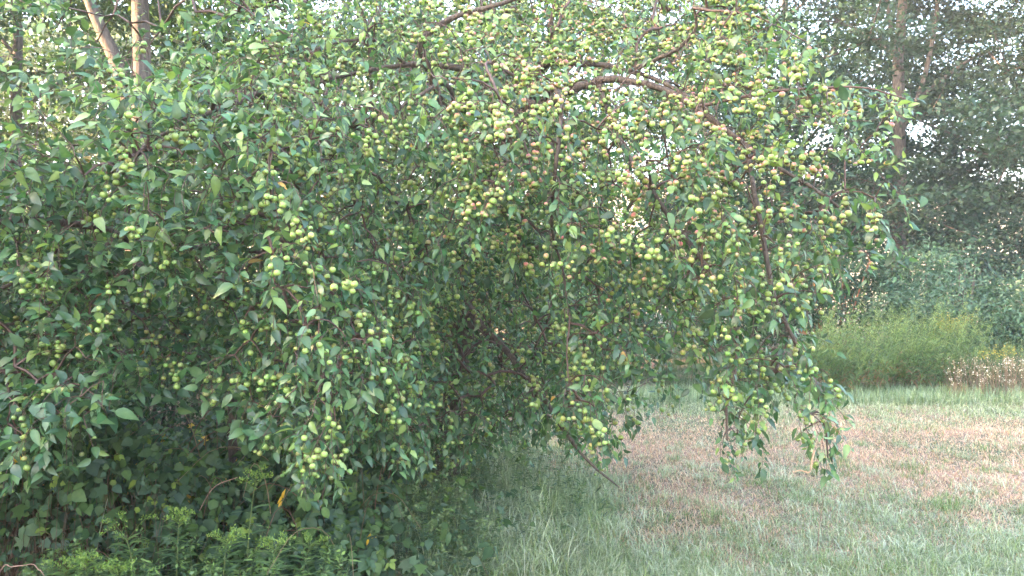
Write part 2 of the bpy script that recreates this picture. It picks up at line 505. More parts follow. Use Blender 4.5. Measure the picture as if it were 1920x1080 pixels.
apple_tree = tag(empty('crab_apple_tree', (P(830, 0, 6.2)[0], 6.2, 0)),
                 'weeping crab apple tree hung with small green apples, over the lawn edge', 'tree')
AO = np.array(apple_tree.location)
limbs = [  # control points px, py, metres; radius at the start and the end
    ('trunk', [(835, None, 6.25), (850, 800, 6.2), (862, 650, 6.1), (880, 500, 5.9), (915, 370, 5.7), (955, 270, 5.5), (990, 195, 5.2)], .115, .05),
    ('trunk', [(438, None, 5.0), (440, 880, 5.0), (436, 790, 5.0), (450, 640, 4.95), (500, 480, 5.0), (580, 330, 5.1), (650, 190, 5.2)], .034, .018),
    ('branch', [(990, 195, 5.2), (1030, 195, 4.85), (1060, 175, 4.6), (1100, 157, 4.5), (1150, 148, 4.4), (1220, 160, 4.3), (1290, 192, 4.2), (1350, 235, 4.15), (1420, 285, 4.1), (1480, 325, 4.05), (1540, 365, 4.0), (1610, 420, 3.95)], .031, .006),
    ('branch', [(1010, 196, 5.0), (1030, 170, 4.3), (1044, 164, 3.85), (1052, 200, 3.7), (1047, 260, 3.62), (1041, 330, 3.62), (1034, 420, 3.85), (1052, 500, 3.95), (1068, 590, 3.9)], .017, .004),
    ('branch', [(880, 300, 5.6), (820, 170, 5.1), (790, 90, 4.8), (808, 60, 4.75), (850, 34, 4.7), (925, 12, 4.65), (1010, -12, 4.6), (1100, -20, 4.5)], .03, .008),
    ('branch', [(950, 280, 5.5), (900, 150, 5.2), (850, 126, 5.0), (800, 122, 4.95), (740, 125, 4.95), (680, 133, 4.9), (600, 150, 4.7), (520, 190, 4.4)], .026, .008),
    ('branch', [(760, 120, 4.95), (700, 73, 4.8), (640, 79, 4.7), (580, 99, 4.6), (520, 130, 4.4)], .013, .006),
    ('branch', [(985, 200, 5.2), (1020, 125, 5.0), (1060, 118, 4.8), (1130, 122, 4.75), (1180, 133, 4.7), (1245, 155, 4.6), (1330, 210, 4.4)], .026, .010),
    ('branch', [(1120, 150, 4.5), (1160, 260, 4.2), (1212, 348, 3.9), (1250, 396, 3.85), (1290, 450, 3.8), (1330, 505, 3.75), (1375, 600, 3.7), (1382, 680, 3.7), (1364, 760, 3.7), (1362, 825, 3.7)], .018, .005),
    ('branch', [(870, 560, 6.0), (905, 612, 5.6), (950, 658, 5.3), (990, 712, 5.1), (1030, 760, 4.95), (1075, 830, 4.8), (1120, 880, 4.7), (1160, 915, 4.65)], .03, .004),
    ('branch', [(1180, 133, 4.7), (1235, 110, 4.55), (1268, 94, 4.45), (1294, 72, 4.4), (1305, 48, 4.35), (1298, 15, 4.3)], .014, .007),
    ('branch', [(560, 360, 5.1), (500, 190, 4.3), (450, 190, 3.95), (400, 211, 3.85), (345, 238, 3.75), (295, 258, 3.7), (240, 300, 3.6)], .016, .006),
    ('branch', [(560, 430, 5.0), (330, 470, 4.6), (180, 425, 4.1), (110, 414, 3.95), (55, 411, 3.85), (-30, 418, 3.75)], .024, .013),
    ('branch', [(330, 470, 4.6), (200, 520, 4.1), (90, 500, 3.75), (40, 522, 3.6), (-20, 556, 3.5)], .016, .008),
    ('branch', [(900, 440, 5.8), (860, 250, 4.9), (840, 162, 4.5), (790, 181, 4.3), (740, 212, 4.2), (690, 260, 4.0)], .016, .006),
    ('branch', [(1400, 270, 4.1), (1425, 420, 3.8), (1448, 540, 3.75), (1490, 640, 3.75), (1528, 720, 3.75), (1545, 800, 3.75), (1552, 865, 3.75)], .014, .004),
    ('branch', [(1305, 200, 4.2), (1420, 175, 4.0), (1530, 163, 3.85), (1610, 164, 3.8), (1700, 185, 3.75)], .010, .003),
    ('branch', [(1300, 15, 4.3), (1380, 25, 4.1), (1440, 40, 4.0), (1520, 80, 3.9)], .009, .003),
    ('branch', [(1010, 196, 5.0), (975, 150, 4.2), (912, 118, 3.95), (930, 165, 3.8), (955, 215, 3.7), (990, 280, 3.65), (1000, 350, 3.6)], .010, .003),
    ('branch', [(1060, 175, 4.6), (1065, 170, 4.3), (1090, 148, 4.2), (1120, 158, 4.15), (1117, 205, 4.1)], .006, .003),
    ('branch', [(1068, 590, 3.9), (1062, 660, 3.85), (1070, 740, 3.8)], .005, .003),
    ('branch', [(500, 480, 5.0), (512, 330, 4.4), (508, 285, 3.9), (512, 350, 3.75), (505, 440, 3.6)], .010, .004),
    ('branch', [(610, 160, 4.75), (548, 76, 4.5), (485, 33, 4.4), (425, -2, 4.3)], .008, .004),
    ('branch', [(700, 260, 5.2), (690, 60, 5.0), (655, -20, 4.9), (600, -90, 4.8)], .014, .006),
]
nodes, show_limbs = [], []
for li, (name, ctrl, r0, r1) in enumerate(limbs):
    c = []
    for (a, b, d) in ctrl:
        if b is None:
            q = P(a, 540, d); q[2] = gh(q[0], d) - 0.05
        else:
            q = P(a, b, d)
        c.append(q)
    s = spline(np.array(c), 5)
    wob = np.stack([np.convolve(rng.normal(size=len(s) + 4), np.ones(5) / 5, 'valid') for _ in range(3)], -1) * 0.008
    wob[0] = 0
    s = s + wob
    t = np.linspace(0, 1, len(s))
    rad = r0 * (1 - t) + r1 * t
    rad = rad * (1 + 0.07 * rng.normal(size=len(s)))
    if name == 'trunk': rad[:3] *= (1.35, 1.2, 1.08)
    V, F, C = tube(s - AO, rad, 9 if r0 > .02 else 7)
    obj(name, mesh_data(name, V, F, None, [M_APPLE_BARK if r0 > .011 else M_TWIG]), apple_tree)
    nodes.append(s[1::2])
    if li in (2, 3, 4, 5, 7, 8, 9, 10, 11, 12, 14, 15, 18, 19): show_limbs.append(spline(s[:int(len(s) * (0.55 if li in (3, 8, 15) else 0.6 if li in (9,) else 0.72 if li == 2 else 1))], 4))
nodes = np.concatenate(nodes)
allp, par, cnt, order = mst(nodes, seeds, 0.25)
order = np.array(order)
A, B = allp[par[order]], allp[order]
ra = np.clip(0.0016 * np.sqrt(cnt[par[order]]), 0.002, 0.011); rb = np.clip(0.0016 * np.sqrt(cnt[order]), 0.0016, 0.010)
ra = np.minimum(ra, 0.011)
L_ = np.linalg.norm(B - A, axis=1)
twig_parts = [prisms(A, B, ra, rb, (1, 1, 1), sag=-0.10 * L_)]

# strands: every seed carries a shoot that leaves outward and weeps
N = len(seeds)
axis_xy = np.array([P(760, 0, 6.0)[0], 6.0])
outw = np.zeros((N, 3)); outw[:, :2] = seeds[:, :2] - axis_xy; outw = norm(outw)
tocam = norm(CAM - seeds)
spx, spy = proj(seeds)
up = np.where((spx < 420) & (spy < 260), 0.55, np.where((spx > 1350) & (spy < 330), 0.42, np.where(spy < 120, 0.2, -0.12)))
d0 = norm(0.55 * outw + 0.35 * tocam + rng.normal(size=(N, 3)) * 0.5 + np.array([0, 0, 1.0]) * (up[:, None] + rng.normal(size=(N, 1)) * 0.2))
grav = np.where(up > 0.3, 0.06, np.where(up > 0.1, 0.16, 0.24)) * rng.uniform(0.6, 1.4, N)
SEG = 0.025
nseg = rng.integers(5, 12, N)
K = 12
pts = np.zeros((N, K + 1, 3)); dirs = np.zeros((N, K + 1, 3))
pts[:, 0] = seeds; dirs[:, 0] = d0
for k in range(K):
    dn = norm(dirs[:, k] + np.array([0, 0, -1.0]) * grav[:, None] + rng.normal(size=(N, 3)) * 0.13)
    dirs[:, k + 1] = dn
    pts[:, k + 1] = pts[:, k] + dn * SEG
ppx, ppy = proj(pts)
inside = in_poly(ppx, ppy, crown_poly) & (g2(ppx, ppy, 268, 62, 85, 115) < np.where(rng.random((N, 1)) < 0.3, 2.0, 0.5))
inside |= rng.random((N, 1)) < 0.12
alive = np.cumprod(inside, axis=1).astype(bool) & (np.arange(K + 1)[None] <= nseg[:, None])

fr = seed_off < 1.9
for k in range(0, K, 2):
    m = fr & alive[:, k] & alive[:, min(k + 2, K)]
    if m.any():
        r_a = np.full(m.sum(), 0.0019 - 0.00008 * k); r_b = r_a - 0.00016
        twig_parts.append(prisms(pts[m, k], pts[m, k + 2], r_a, r_b, (1, 1, 1)))
V, F, C = cat(twig_parts)
obj('twigs', mesh_data('twigs', V - AO, F, None, [M_TWIG], smooth=True), apple_tree, kind='stuff')

# leaves: along the shoots, with rosettes on spurs
LP, LD, LO, LOUT, LS = [], [], [], [], []
for k in range(0, K + 1):
    m = alive[:, k]
    rep = 1
    for e in range(2):
        mm = m & (rng.random(N) < (0.95 if e == 0 else 0.30))
        LP.append(pts[mm, k]); LD.append(dirs[mm, k]); LO.append(seed_off[mm]); LOUT.append(norm(outw[mm] * 0.6 + tocam[mm] * 0.7)); LS.append(up[mm])
lp = np.concatenate(LP); ld = np.concatenate(LD); lo = np.concatenate(LO); lout = np.concatenate(LOUT); lup = np.concatenate(LS)
n = len(lp)
rv = rng.normal(size=(n, 3))
side = norm(rv - ld * np.sum(rv * ld, axis=1, keepdims=True))
lpx, lpy = proj(lp)
leftw = np.clip((620 - lpx) / 300, 0, 1)
droop = np.where(lup > 0.3, 0.05, 0.34 - 0.42 * leftw * (lpy < 800))[:, None]
la = norm((0.45 - 0.2 * leftw[:, None]) * ld + 0.95 * side + (0.25 + 0.25 * leftw[:, None]) * lout - np.array([0, 0, 1.0]) * (droop + rng.normal(size=(n, 1)) * 0.25))
ln = norm(np.array([0, 0, 1.0]) * 0.9 + lout * 0.3 + rng.normal(size=(n, 3)) * 0.6)
lM = frames(la, ln)
lsz = np.clip(rng.normal(0.065, 0.017, n) * (0.88 + 0.19 * leftw), 0.026, 0.115)
lv = rng.random(n)
g_dark = np.array([0.034, 0.073, 0.036]); g_mid = np.array([0.108, 0.188, 0.076]); g_lite = np.array([0.20, 0.29, 0.10])
lt = g_dark * (1 - lv[:, None]) + g_mid * lv[:, None]
lt = lt * rng.uniform(0.86, 1.16, (n, 3)) * np.array([0.95, 1.0, 1.12])
lpx, lpy = proj(lp)
young = rng.random(n) < np.where(lup > 0.1, 0.36, np.clip(0.30 - lpy / 2600.0, 0.06, 0.3))
lt[young] = g_lite * rng.uniform(0.8, 1.15, (young.sum(), 1))
yell = rng.random(n) < 0.0009
lt[yell] = np.array([0.46, 0.27, 0.06]) * rng.uniform(0.7, 1.1, (yell.sum(), 1))
brown = rng.random(n) < 0.0004
lt[brown] = np.array([0.22, 0.09, 0.045])
lvar = rng.integers(0, 4, n)

# fruit: clusters of two to six on spurs along the shoots and the twigs
def fruitiness(px, py):
    f = np.where(py > 380, 0.32, 0.20)
    f = np.where((px > 850) & (px < 1560) & (py < 590), 0.98, f)
    f = np.where((px > 480) & (px <= 850) & (py < 700), 0.6, f)
    f = np.where((px > 1020) & (py >= 590), 0.6, f)
    f = np.where((px > 560) & (px <= 1020) & (py >= 620), 0.45, f)
    f = np.where((px >= 1560), 0.38, f)
    f = np.where((px < 200) & (py < 420), 0.03, f)
    return f
bear = rng.random(N) < np.clip(fruitiness(spx, spy) * np.where(seed_off < 0.5, 0.62, 0.42), 0, 0.9)
FP0 = []
for lo_, hi_, pr_ in ((0, 2, 1.0), (3, 5, 0.6), (6, 8, 0.45)):
    fk = rng.integers(lo_, hi_ + 1, N)
    ok_ = bear & alive[np.arange(N), fk] & (rng.random(N) < pr_)
    FP0.append(pts[np.arange(N), fk][ok_])
fp0 = np.concatenate(FP0)
FP, FB = [], []
for p0 in fp0:
    kx, ky = proj(p0)
    nb = int(rng.choice([1, 2, 3, 4, 5, 6], p=[.08, .20, .26, .22, .15, .09]))
    placed = []
    tc_ = norm(CAM - p0) * 0.035
    for _ in range(nb):
        for _t in range(12):
            ofs = np.array([rng.normal() * 0.024, rng.normal() * 0.022, -0.030 + rng.normal() * 0.018]) + tc_
            c = p0 + ofs
            if all(np.linalg.norm(c - q_) > 0.023 for q_ in placed):
                placed.append(c); break
    ux = np.clip((kx - 700) / 250, 0, 1) * np.clip((640 - ky) / 350, 0, 1)
    for c in placed:
        FP.append(c); FB.append(np.clip(rng.random() * (0.6 + 0.75 * ux) - 0.12 + 0.28 * ux, 0, 0.999))
fp = np.array(FP); fb = np.array(FB)
nf = len(fp)

# leaves thinned right before the fruit and the bigger limbs, so that these show
lmid = lp + lM[:, :, 1] * (lsz * 0.6)[:, None]
mpx, mpy = proj(lmid)
def depth_cells(p, cell, grow):
    x, y = proj(p); D = {}
    for a, b_, d in zip((x // cell).astype(int), (y // cell).astype(int), p[:, 1]):
        for da in range(-grow, grow + 1):
            for db in range(-grow, grow + 1):
                k_ = (a + da, b_ + db)
                if d < D.get(k_, 1e9): D[k_] = d
    return D
def before(D, cell, reach):
    dd = np.array([D.get((int(a // cell), int(b_ // cell)), -1.0) for a, b_ in zip(mpx, mpy)])
    return (dd > lp[:, 1] - 0.02) & (dd < lp[:, 1] + reach)
show = np.concatenate(show_limbs)
cut = before(depth_cells(fp, 9, 1), 9, 0.25) & (rng.random(n) < 0.5)
cut |= before(depth_cells(show, 10, 1), 10, 0.8) & (rng.random(n) < 0.72)
cut |= before(depth_cells(show_limbs[0], 9, 1), 9, 1.6) & (rng.random(n) < 0.86)
kp = ~cut
lp, ld, lo, lout, lup, la, ln, lM, lsz, lv, lt, lvar, young, yell, brown, lmid, mpx, mpy = [v[kp] for v in (lp, ld, lo, lout, lup, la, ln, lM, lsz, lv, lt, lvar, young, yell, brown, lmid, mpx, mpy)]
n = len(lp)

# which leaves show largest: the front one of each small cell, by its seen area
area = lsz ** 2 / lp[:, 1] ** 2 * np.abs(np.sum(lM[:, :, 2] * norm(CAM - lp), axis=1))
def fronts(p, px, py, score, cell, want):
    vis = (px > 8) & (px < 1912) & (py > 8) & (py < 1072)
    idx = np.where(vis)[0]
    key = (px[idx] // cell).astype(int) * 10000 + (py[idx] // cell).astype(int)
    o_ = np.lexsort((p[idx, 1], key))
    first = np.ones(len(o_), bool); ks = key[o_]; first[1:] = ks[1:] != ks[:-1]
    cand = idx[o_[first]]
    return cand[np.argsort(-score[cand])[:want]]
big = fronts(lmid, mpx, mpy, area * 1e4 + 0.0, 26, 300)
isbig = np.zeros(n, bool); isbig[big] = True
parts = []
for v in range(4):
    m = (~isbig) & (lvar == v)
    parts.append(scatter(LEAF_LO[v], lp[m] - AO, lM[m], lsz[m], lt[m]))
V, F, C = cat(parts)
obj('foliage', mesh_data('foliage', V, F, C, [M_APPLE_LEAF]), apple_tree, kind='stuff')

def place(name, me, p, M, s, parent, origin):
    from mathutils import Matrix
    o = bpy.data.objects.new(name, me)
    COL.objects.link(o); o.parent = parent
    mm = Matrix([[M[r][c] * s for c in range(3)] + [p[r] - origin[r]] for r in range(3)] + [[0, 0, 0, 1]])
    o.matrix_local = mm
    return o
tints = [g_dark, g_dark * 0.6 + g_mid * 0.4, g_mid, g_lite * 0.9, np.array([0.46, 0.27, 0.06]), np.array([0.22, 0.09, 0.045])]
leaf_me = {}
for i in big:
    c = 4 if yell[i] else 5 if brown[i] else 3 if young[i] else int(lv[i] * 2.999)
    key = (int(lvar[i]), c)
    if key not in leaf_me:
        pv, pf, pc = LEAF_HI[key[0]]
        leaf_me[key] = mesh_data('leaf', pv, pf, pc * tints[c], [M_APPLE_LEAF])
    o = place('leaf', leaf_me[key], lp[i], lM[i], float(lsz[i]), apple_tree, AO)
    if c == 4: o['label'] = 'leaf turned orange yellow among the green ones'

fs = np.clip(rng.normal(0.0122, 0.0019, nf), 0.0075, 0.0165)
fa = norm(np.array([0, 0, 1.0]) + rng.normal(size=(nf, 3)) * 0.28)
fM = frames(norm(np.cross(fa, rng.normal(size=(nf, 3)))), fa)
fv = np.digitize(fb, (0.18, 0.38, 0.62, 0.84))
fpx_, fpy_ = proj(fp)
bigf = fronts(fp, fpx_, fpy_, fs / fp[:, 1], 9, 100000)
occ = np.zeros(nf)
for i in bigf:      # how many leaf centres hang before it
    pass
# leaves lying in front of each apple, counted on a coarse grid
g = 22
cell_l = (mpx // g).astype(int) * 1000 + (mpy // g).astype(int)
near = {}
o_ = np.argsort(cell_l)
uq, st_ = np.unique(cell_l[o_], return_index=True)
bounds = np.append(st_, len(o_))
for a, u in enumerate(uq):
    near[int(u)] = lmid[o_[bounds[a]:bounds[a + 1]], 1]
cov = np.array([np.sum(near.get(int(x // g) * 1000 + int(y // g), np.zeros(0)) < d - 0.01) for x, y, d in zip(fpx_, fpy_, fp[:, 1])])
score = fs / fp[:, 1] * np.where((fpx_ > 5) & (fpx_ < 1915) & (fpy_ > 5) & (fpy_ < 1075), 1, 0) * (0.55 ** cov)
bigf = np.argsort(-score)[:300]
isb = np.zeros(nf, bool); isb[bigf] = True
parts = []
tint = np.stack([rng.uniform(0.8, 1.2, nf), rng.uniform(0.85, 1.1, nf), rng.uniform(0.8, 1.3, nf)], -1) * rng.uniform(0.72, 1.1, (nf, 1))
for v in range(5):
    m = (~isb) & (fv == v)
    if m.any(): parts.append(scatter(APPLE[v], fp[m] - AO, fM[m], fs[m], tint[m]))
V, F, C = cat(parts)
obj('fruit', mesh_data('fruit', V, F, C, [M_FRUIT]), apple_tree, kind='stuff')
apple_me = [mesh_data('crab_apple', *apple_shape(12, 8, b, 40 + i), [M_FRUIT]) for i, b in enumerate(BLUSH)]
for i in bigf:
    place('crab_apple', apple_me[fv[i]], fp[i], fM[i], float(fs[i]), apple_tree, AO)
print('apple tree: seeds', N, 'leaves', n, 'apples', nf)

# ------------------------------------------------------------------ woodland trees behind
def blade_leaf(w, fold=0.1):
    V = np.array([(0, 0, 0), (-w / 2, 0.45, fold * w), (w / 2, 0.45, fold * w), (0, 1, -0.08)], float)
    F = np.array([(0, 2, 1), (1, 2, 3)])
    return V, F, np.ones((4, 3))
LOBED = (np.array([(0, 0, 0), (-.48, .2, .05), (-.25, .45, 0), (-.5, .72, .02), (-.12, .68, 0), (0, 1.0, -.1), (.12, .68, 0), (.5, .72, .02), (.25, .45, 0), (.48, .2, .05)], float),
         np.array([(0, 2, 1), (2, 4, 3), (4, 6, 5), (0, 8, 2), (2, 8, 4), (4, 8, 6), (6, 8, 7), (0, 9, 8)]), np.ones((10, 3)))

def bg_tree(name, label, base, height, r0, spread, first, nclump, per, leaf, palette, seed, lean=(0, 0), fork=None, limbn=7, fr=0.62, a0=0.0, cat_='tree', visible=None, group='trees behind the crab apple'):
    r = np.random.default_rng(seed)
    root = tag(empty(name, (base[0], base[1], 0)), label, cat_, group)
    zb = gh(base[0], base[1]) - 0.1
    hs = np.linspace(0, 1, 12)
    tr = np.stack([lean[0] * hs ** 1.4 + np.convolve(r.normal(size=14), np.ones(3) / 3, 'valid') * 0.06,
                   lean[1] * hs + np.convolve(r.normal(size=14), np.ones(3) / 3, 'valid') * 0.06, zb + hs * height * 0.86], -1)
    rad = r0 * (1 - 0.86 * hs ** 1.1); rad[0] *= 1.5; rad[1] *= 1.1
    V, F, C = tube(tr, rad, 12)
    obj('trunk', mesh_data('trunk', V, F, None, [M_TREE_BARK]), root)
    skel = [tr[3:]]
    if fork is not None:
        for f in fork:
            s = spline(np.array(f, float), 5)
            V, F, C = tube(s, np.linspace(r0 * fr, r0 * fr * 0.4, len(s)), 9)
            obj('limb', mesh_data('limb', V, F, None, [M_TREE_BARK]), root)
            skel.append(s[2:])
    for i in range(limbn):
        t = first + (0.92 - first) * (i + 0.3 * r.random()) / limbn
        k = t / 0.98 * 11
        p0 = tr[int(k)] + (tr[min(int(k) + 1, 11)] - tr[int(k)]) * (k - int(k))
        a = a0 + i * 2.4 + r.uniform(-0.4, 0.4)
        ln_ = spread * (1.05 - 0.6 * t) * r.uniform(0.7, 1.0)
        e = p0 + np.array([math.cos(a) * ln_, math.sin(a) * ln_, ln_ * (0.25 + 0.6 * t)])
        mid = (p0 + e) / 2 + np.array([0, 0, 0.12 * ln_]) + r.normal(size=3) * 0.15
        s = spline(np.array([p0, mid, e]), 5)
        V, F, C = tube(s, np.linspace(r0 * (0.34 - 0.2 * t), 0.015, len(s)), 7)
        obj('limb', mesh_data('limb', V, F, None, [M_TREE_BARK]), root)
        skel.append(s[2:])
    # clumps through the crown
    cl = []
    while len(cl) < nclump:
        t = r.uniform(first - 0.04, 1.0)
        a = r.uniform(0, 2 * math.pi)
        w = spread * (0.55 + 0.5 * math.sin(math.pi * min(1, (t - first) / (1 - first) * 0.8 + 0.15))) * (1 if t < 0.85 else (1.02 - t) / 0.17)
        rr = w * math.sqrt(r.uniform(0.06, 1)) * (0.75 + 0.35 * vnoise(np.array(a * 2), np.array(t * 7), seed))
        c = np.array([lean[0] * t + math.cos(a) * rr, lean[1] * t + math.sin(a) * rr, zb + t * height + 0.12 * rr * r.normal()])
        if c[2] > 11.5 and r.random() < 0.55: continue
        if visible is not None and not visible(c + np.array([base[0], base[1], 0])): continue
        cl.append(c)
    cl = np.array(cl)
    ap, pr, ct, od = mst(np.concatenate(skel), cl, 0.2)
    od = np.array(od)
    V, F, C = prisms(ap[pr[od]], ap[od], np.clip(0.007 * np.sqrt(ct[pr[od]]), .008, .05), np.clip(0.007 * np.sqrt(ct[od]), .006, .045), (1, 1, 1), sag=0.03 * np.ones(len(od)))
    obj('twigs', mesh_data('twigs', V, F, None, [M_TREE_BARK]), root, kind='stuff')
    m = nclump * per
    ci = np.repeat(np.arange(nclump), per)
    sz = r.uniform(0.6, 1.25, nclump)[ci]
    pos = cl[ci] + r.normal(size=(m, 3)) * np.array([0.42, 0.42, 0.17]) * sz[:, None] * spread / 5.0
    nn = norm(np.array([0, 0, 1.0]) + r.normal(size=(m, 3)) * 0.55)
    aa = norm(r.normal(size=(m, 3)) * np.array([1, 1, 0.5]) + np.array([0, 0, -0.45]))
    pal = np.array(palette)
    tt = pal[r.integers(0, len(pal), m)] * r.uniform(0.75, 1.2, (m, 1)) * r.uniform(0.8, 1.2, nclump)[ci][:, None]
    ls = leaf * r.uniform(0.7, 1.25, m)
    proto = LOBED if per_lobed(name) else blade_leaf(0.55)
    V, F, C = scatter(proto, pos, frames(aa, nn), ls, tt)
    obj('crown', mesh_data('crown', V, F, C, [M_TREE_LEAF]), root, kind='stuff')
    return root
def per_lobed(name): return False
G_MAPLE = [(0.03, 0.062, 0.042), (0.042, 0.08, 0.048), (0.034, 0.07, 0.048)]
G_WOOD = [(0.045, 0.09, 0.035), (0.06, 0.11, 0.04), (0.075, 0.12, 0.04)]
G_DARK = [(0.03, 0.065, 0.03), (0.04, 0.08, 0.035)]

bx = lambda px, d: (P(px, 540, d)[0], d)
b = bx(1690, 20.0)
bg_tree('maple_tree', 'tall dark green maple rising behind the goldenrod, its straight trunk showing', b, 16.0, 0.23, 5.2, 0.2, 430, 240, 0.14, G_MAPLE, 3,
        fork=[[(0.03, 0, 5.6), (0.42, -0.1, 6.5), (0.75, -0.2, 8.2), (0.9, -0.2, 10.5)], [(0, 0, 7.0), (-0.35, -0.3, 7.6), (-0.7, -0.5, 9.5)]], fr=0.36, a0=1.3,
        visible=lambda c: not (abs(proj(c)[0] - 1693) < 30 and -40 < proj(c)[1] < 270 and c[1] < 20.3 and rng.random() < .85))
b = bx(2080, 22.0)
bg_tree('maple_tree', 'blue green maple at the edge of the view beyond the shrubs, trunk out of sight', b, 17.0, 0.26, 5.5, 0.16, 360, 240, 0.15, G_MAPLE, 4)
b = bx(1470, 27.0)
bg_tree('broadleaf_tree', 'dark woodland tree partly hidden by the outer tips of the crab apple', b, 17.0, 0.28, 5.5, 0.14, 240, 220, 0.17, G_DARK, 5)
b = bx(258, 14.0)
bg_tree('broadleaf_tree', 'forked tree with one sunlit orange trunk side above the crab apple', b, 15.0, 0.25, 4.2, 0.50, 150, 200, 0.13, G_WOOD, 6,
        fork=[[(-0.12, -0.05, 4.9), (-0.35, -0.1, 5.6), (-0.75, -0.2, 6.6), (-1.3, -0.3, 8.6)]])
b = bx(30, 19.5)
bg_tree('broadleaf_tree', 'dark tree with warm lit leaves beyond the upper sprays of the crab apple', b, 14.0, 0.22, 4.6, 0.12, 230, 220, 0.14, G_WOOD, 8)
b = bx(565, 19.0)
bg_tree('broadleaf_tree', 'slender trunked tree glimpsed between the top twigs of the crab apple', b, 15.0, 0.15, 4.6, 0.14, 220, 200, 0.15, G_WOOD, 9)
b = bx(1130, 25.0)
bg_tree('broadleaf_tree', 'woodland tree almost hidden behind the middle of the crab apple', b, 15.0, 0.2, 5.6, 0.12, 240, 200, 0.17, G_DARK, 11)

# ------------------------------------------------------------------ shrubs along the wood edge
def shrub(label, base, w, h, nst, ncl, per, leaf, palette, seed, stem_col_mat=None, wl=0.45, group='shrubs along the wood edge', low=0.05):
    r = np.random.default_rng(seed)
    root = tag(empty('shrub', (base[0], base[1], 0)), label, 'shrub', group)
    z0 = gh(base[0], base[1]) - 0.05
    sk = []
    for i in range(nst):
        a = r.uniform(0, 2 * math.pi); rr = r.uniform(0.15, 0.85)
        p0 = np.array([math.cos(a) * 0.12 * w, math.sin(a) * 0.12 * w, z0])
        e = np.array([math.cos(a) * rr * w * 0.5, math.sin(a) * rr * w * 0.5, z0 + h * r.uniform(0.6, 0.92)])
        s = spline(np.array([p0, p0 * 0.6 + e * 0.4 + np.array([0, 0, 0.1 * h]) + r.normal(size=3) * .04, e]), 5)
        V, F, C = tube(s, np.linspace(0.018, 0.005, len(s)) * max(1, h / 1.6), 6)
        obj('stem', mesh_data('stem', V, F, None, [stem_col_mat or M_TREE_BARK]), root)
        sk.append(s)
    u = norm(r.normal(size=(ncl, 3))) * (r.uniform(0.1, 1, (ncl, 1)) ** 0.45)
    cl = np.stack([u[:, 0] * w / 2, u[:, 1] * w / 2, z0 + h * (low + (1 - low) * (0.5 + 0.5 * u[:, 2]))], -1)
    cl[:, 2] *= 1 + 0.12 * r.normal(size=ncl)
    cl[:, 2] = np.maximum(cl[:, 2], 0.05)
    m = ncl * per; ci = np.repeat(np.arange(ncl), per)
    pos = cl[ci] + r.normal(size=(m, 3)) * np.array([1, 1, 0.7]) * 0.085 * w
    pos[:, 2] = np.maximum(pos[:, 2], 0.03)
    nn = norm(np.array([0, -0.5, 0.9]) + r.normal(size=(m, 3)) * 0.5)
    aa = norm(r.normal(size=(m, 3)) * np.array([1, 1, .5]) + np.array([0, 0, -0.6]))
    pal = np.array(palette)
    tt = pal[r.integers(0, len(pal), m)] * r.uniform(0.75, 1.25, (m, 1)) * r.uniform(0.8, 1.2, ncl)[ci][:, None]
    V, F, C = scatter(blade_leaf(wl), pos, frames(aa, nn), leaf * r.uniform(.7, 1.25, m), tt)
    obj('foliage', mesh_data('foliage', V, F, C, [M_TREE_LEAF]), root, kind='stuff')
    return root
G_SHRUB = [(0.06, 0.115, 0.07), (0.075, 0.135, 0.08), (0.05, 0.10, 0.06)]
M_REDSTEM = bark('dead_red_stem', (0.16, 0.06, 0.03), (0.36, 0.16, 0.08), 60, bump=0.2)
shrub('big rounded grey green shrub in front of the maple trunk', bx(1770, 15.2), 2.7, 2.45, 7, 80, 150, 0.10, G_SHRUB, 21, wl=0.36)
shrub('dusky shrub half out of the picture beside the white flowered weeds', bx(1935, 14.6), 2.0, 2.0, 6, 60, 140, 0.085, [(0.07, 0.125, 0.06), (0.06, 0.11, 0.055)], 22)
shrub('dark shrub with bare reddish dead stems showing under its leaves', bx(1560, 16.2), 2.7, 2.6, 10, 70, 150, 0.10, G_DARK + [(0.05, 0.09, 0.05)], 23, M_REDSTEM, low=0.3)
shrub('broad low shrub in deep shade behind the hanging crab apple strands', bx(1380, 16.5), 3.0, 2.5, 7, 80, 140, 0.10, G_DARK, 24)
shrub('tall shrub behind the rounded one, thin topped against the pale hill', bx(1850, 18.5), 3.4, 2.9, 7, 70, 130, 0.11, G_MAPLE, 25)
shrub('shaded shrub seen through the hollow middle of the crab apple', bx(1090, 14.0), 3.2, 2.6, 7, 80, 140, 0.10, G_DARK, 26)
shrub('leafy shrub filling the gap under the crab apple beside its trunk', bx(700, 10.5), 3.4, 2.2, 7, 90, 160, 0.09, G_DARK, 27)
shrub('dark shrub deep in the hollow beneath the crab apple', bx(270, 8.2), 3.0, 1.9, 7, 90, 160, 0.075, G_DARK, 28)

# ------------------------------------------------------------------ goldenrod stand and weeds at the far lawn edge
NARROW = (np.array([(0, 0, 0), (-.05, .4, .0), (.05, .4, .0), (0, 1, -.15)], float), np.array([(0, 2, 1), (1, 2, 3)]), np.ones((4, 3)))

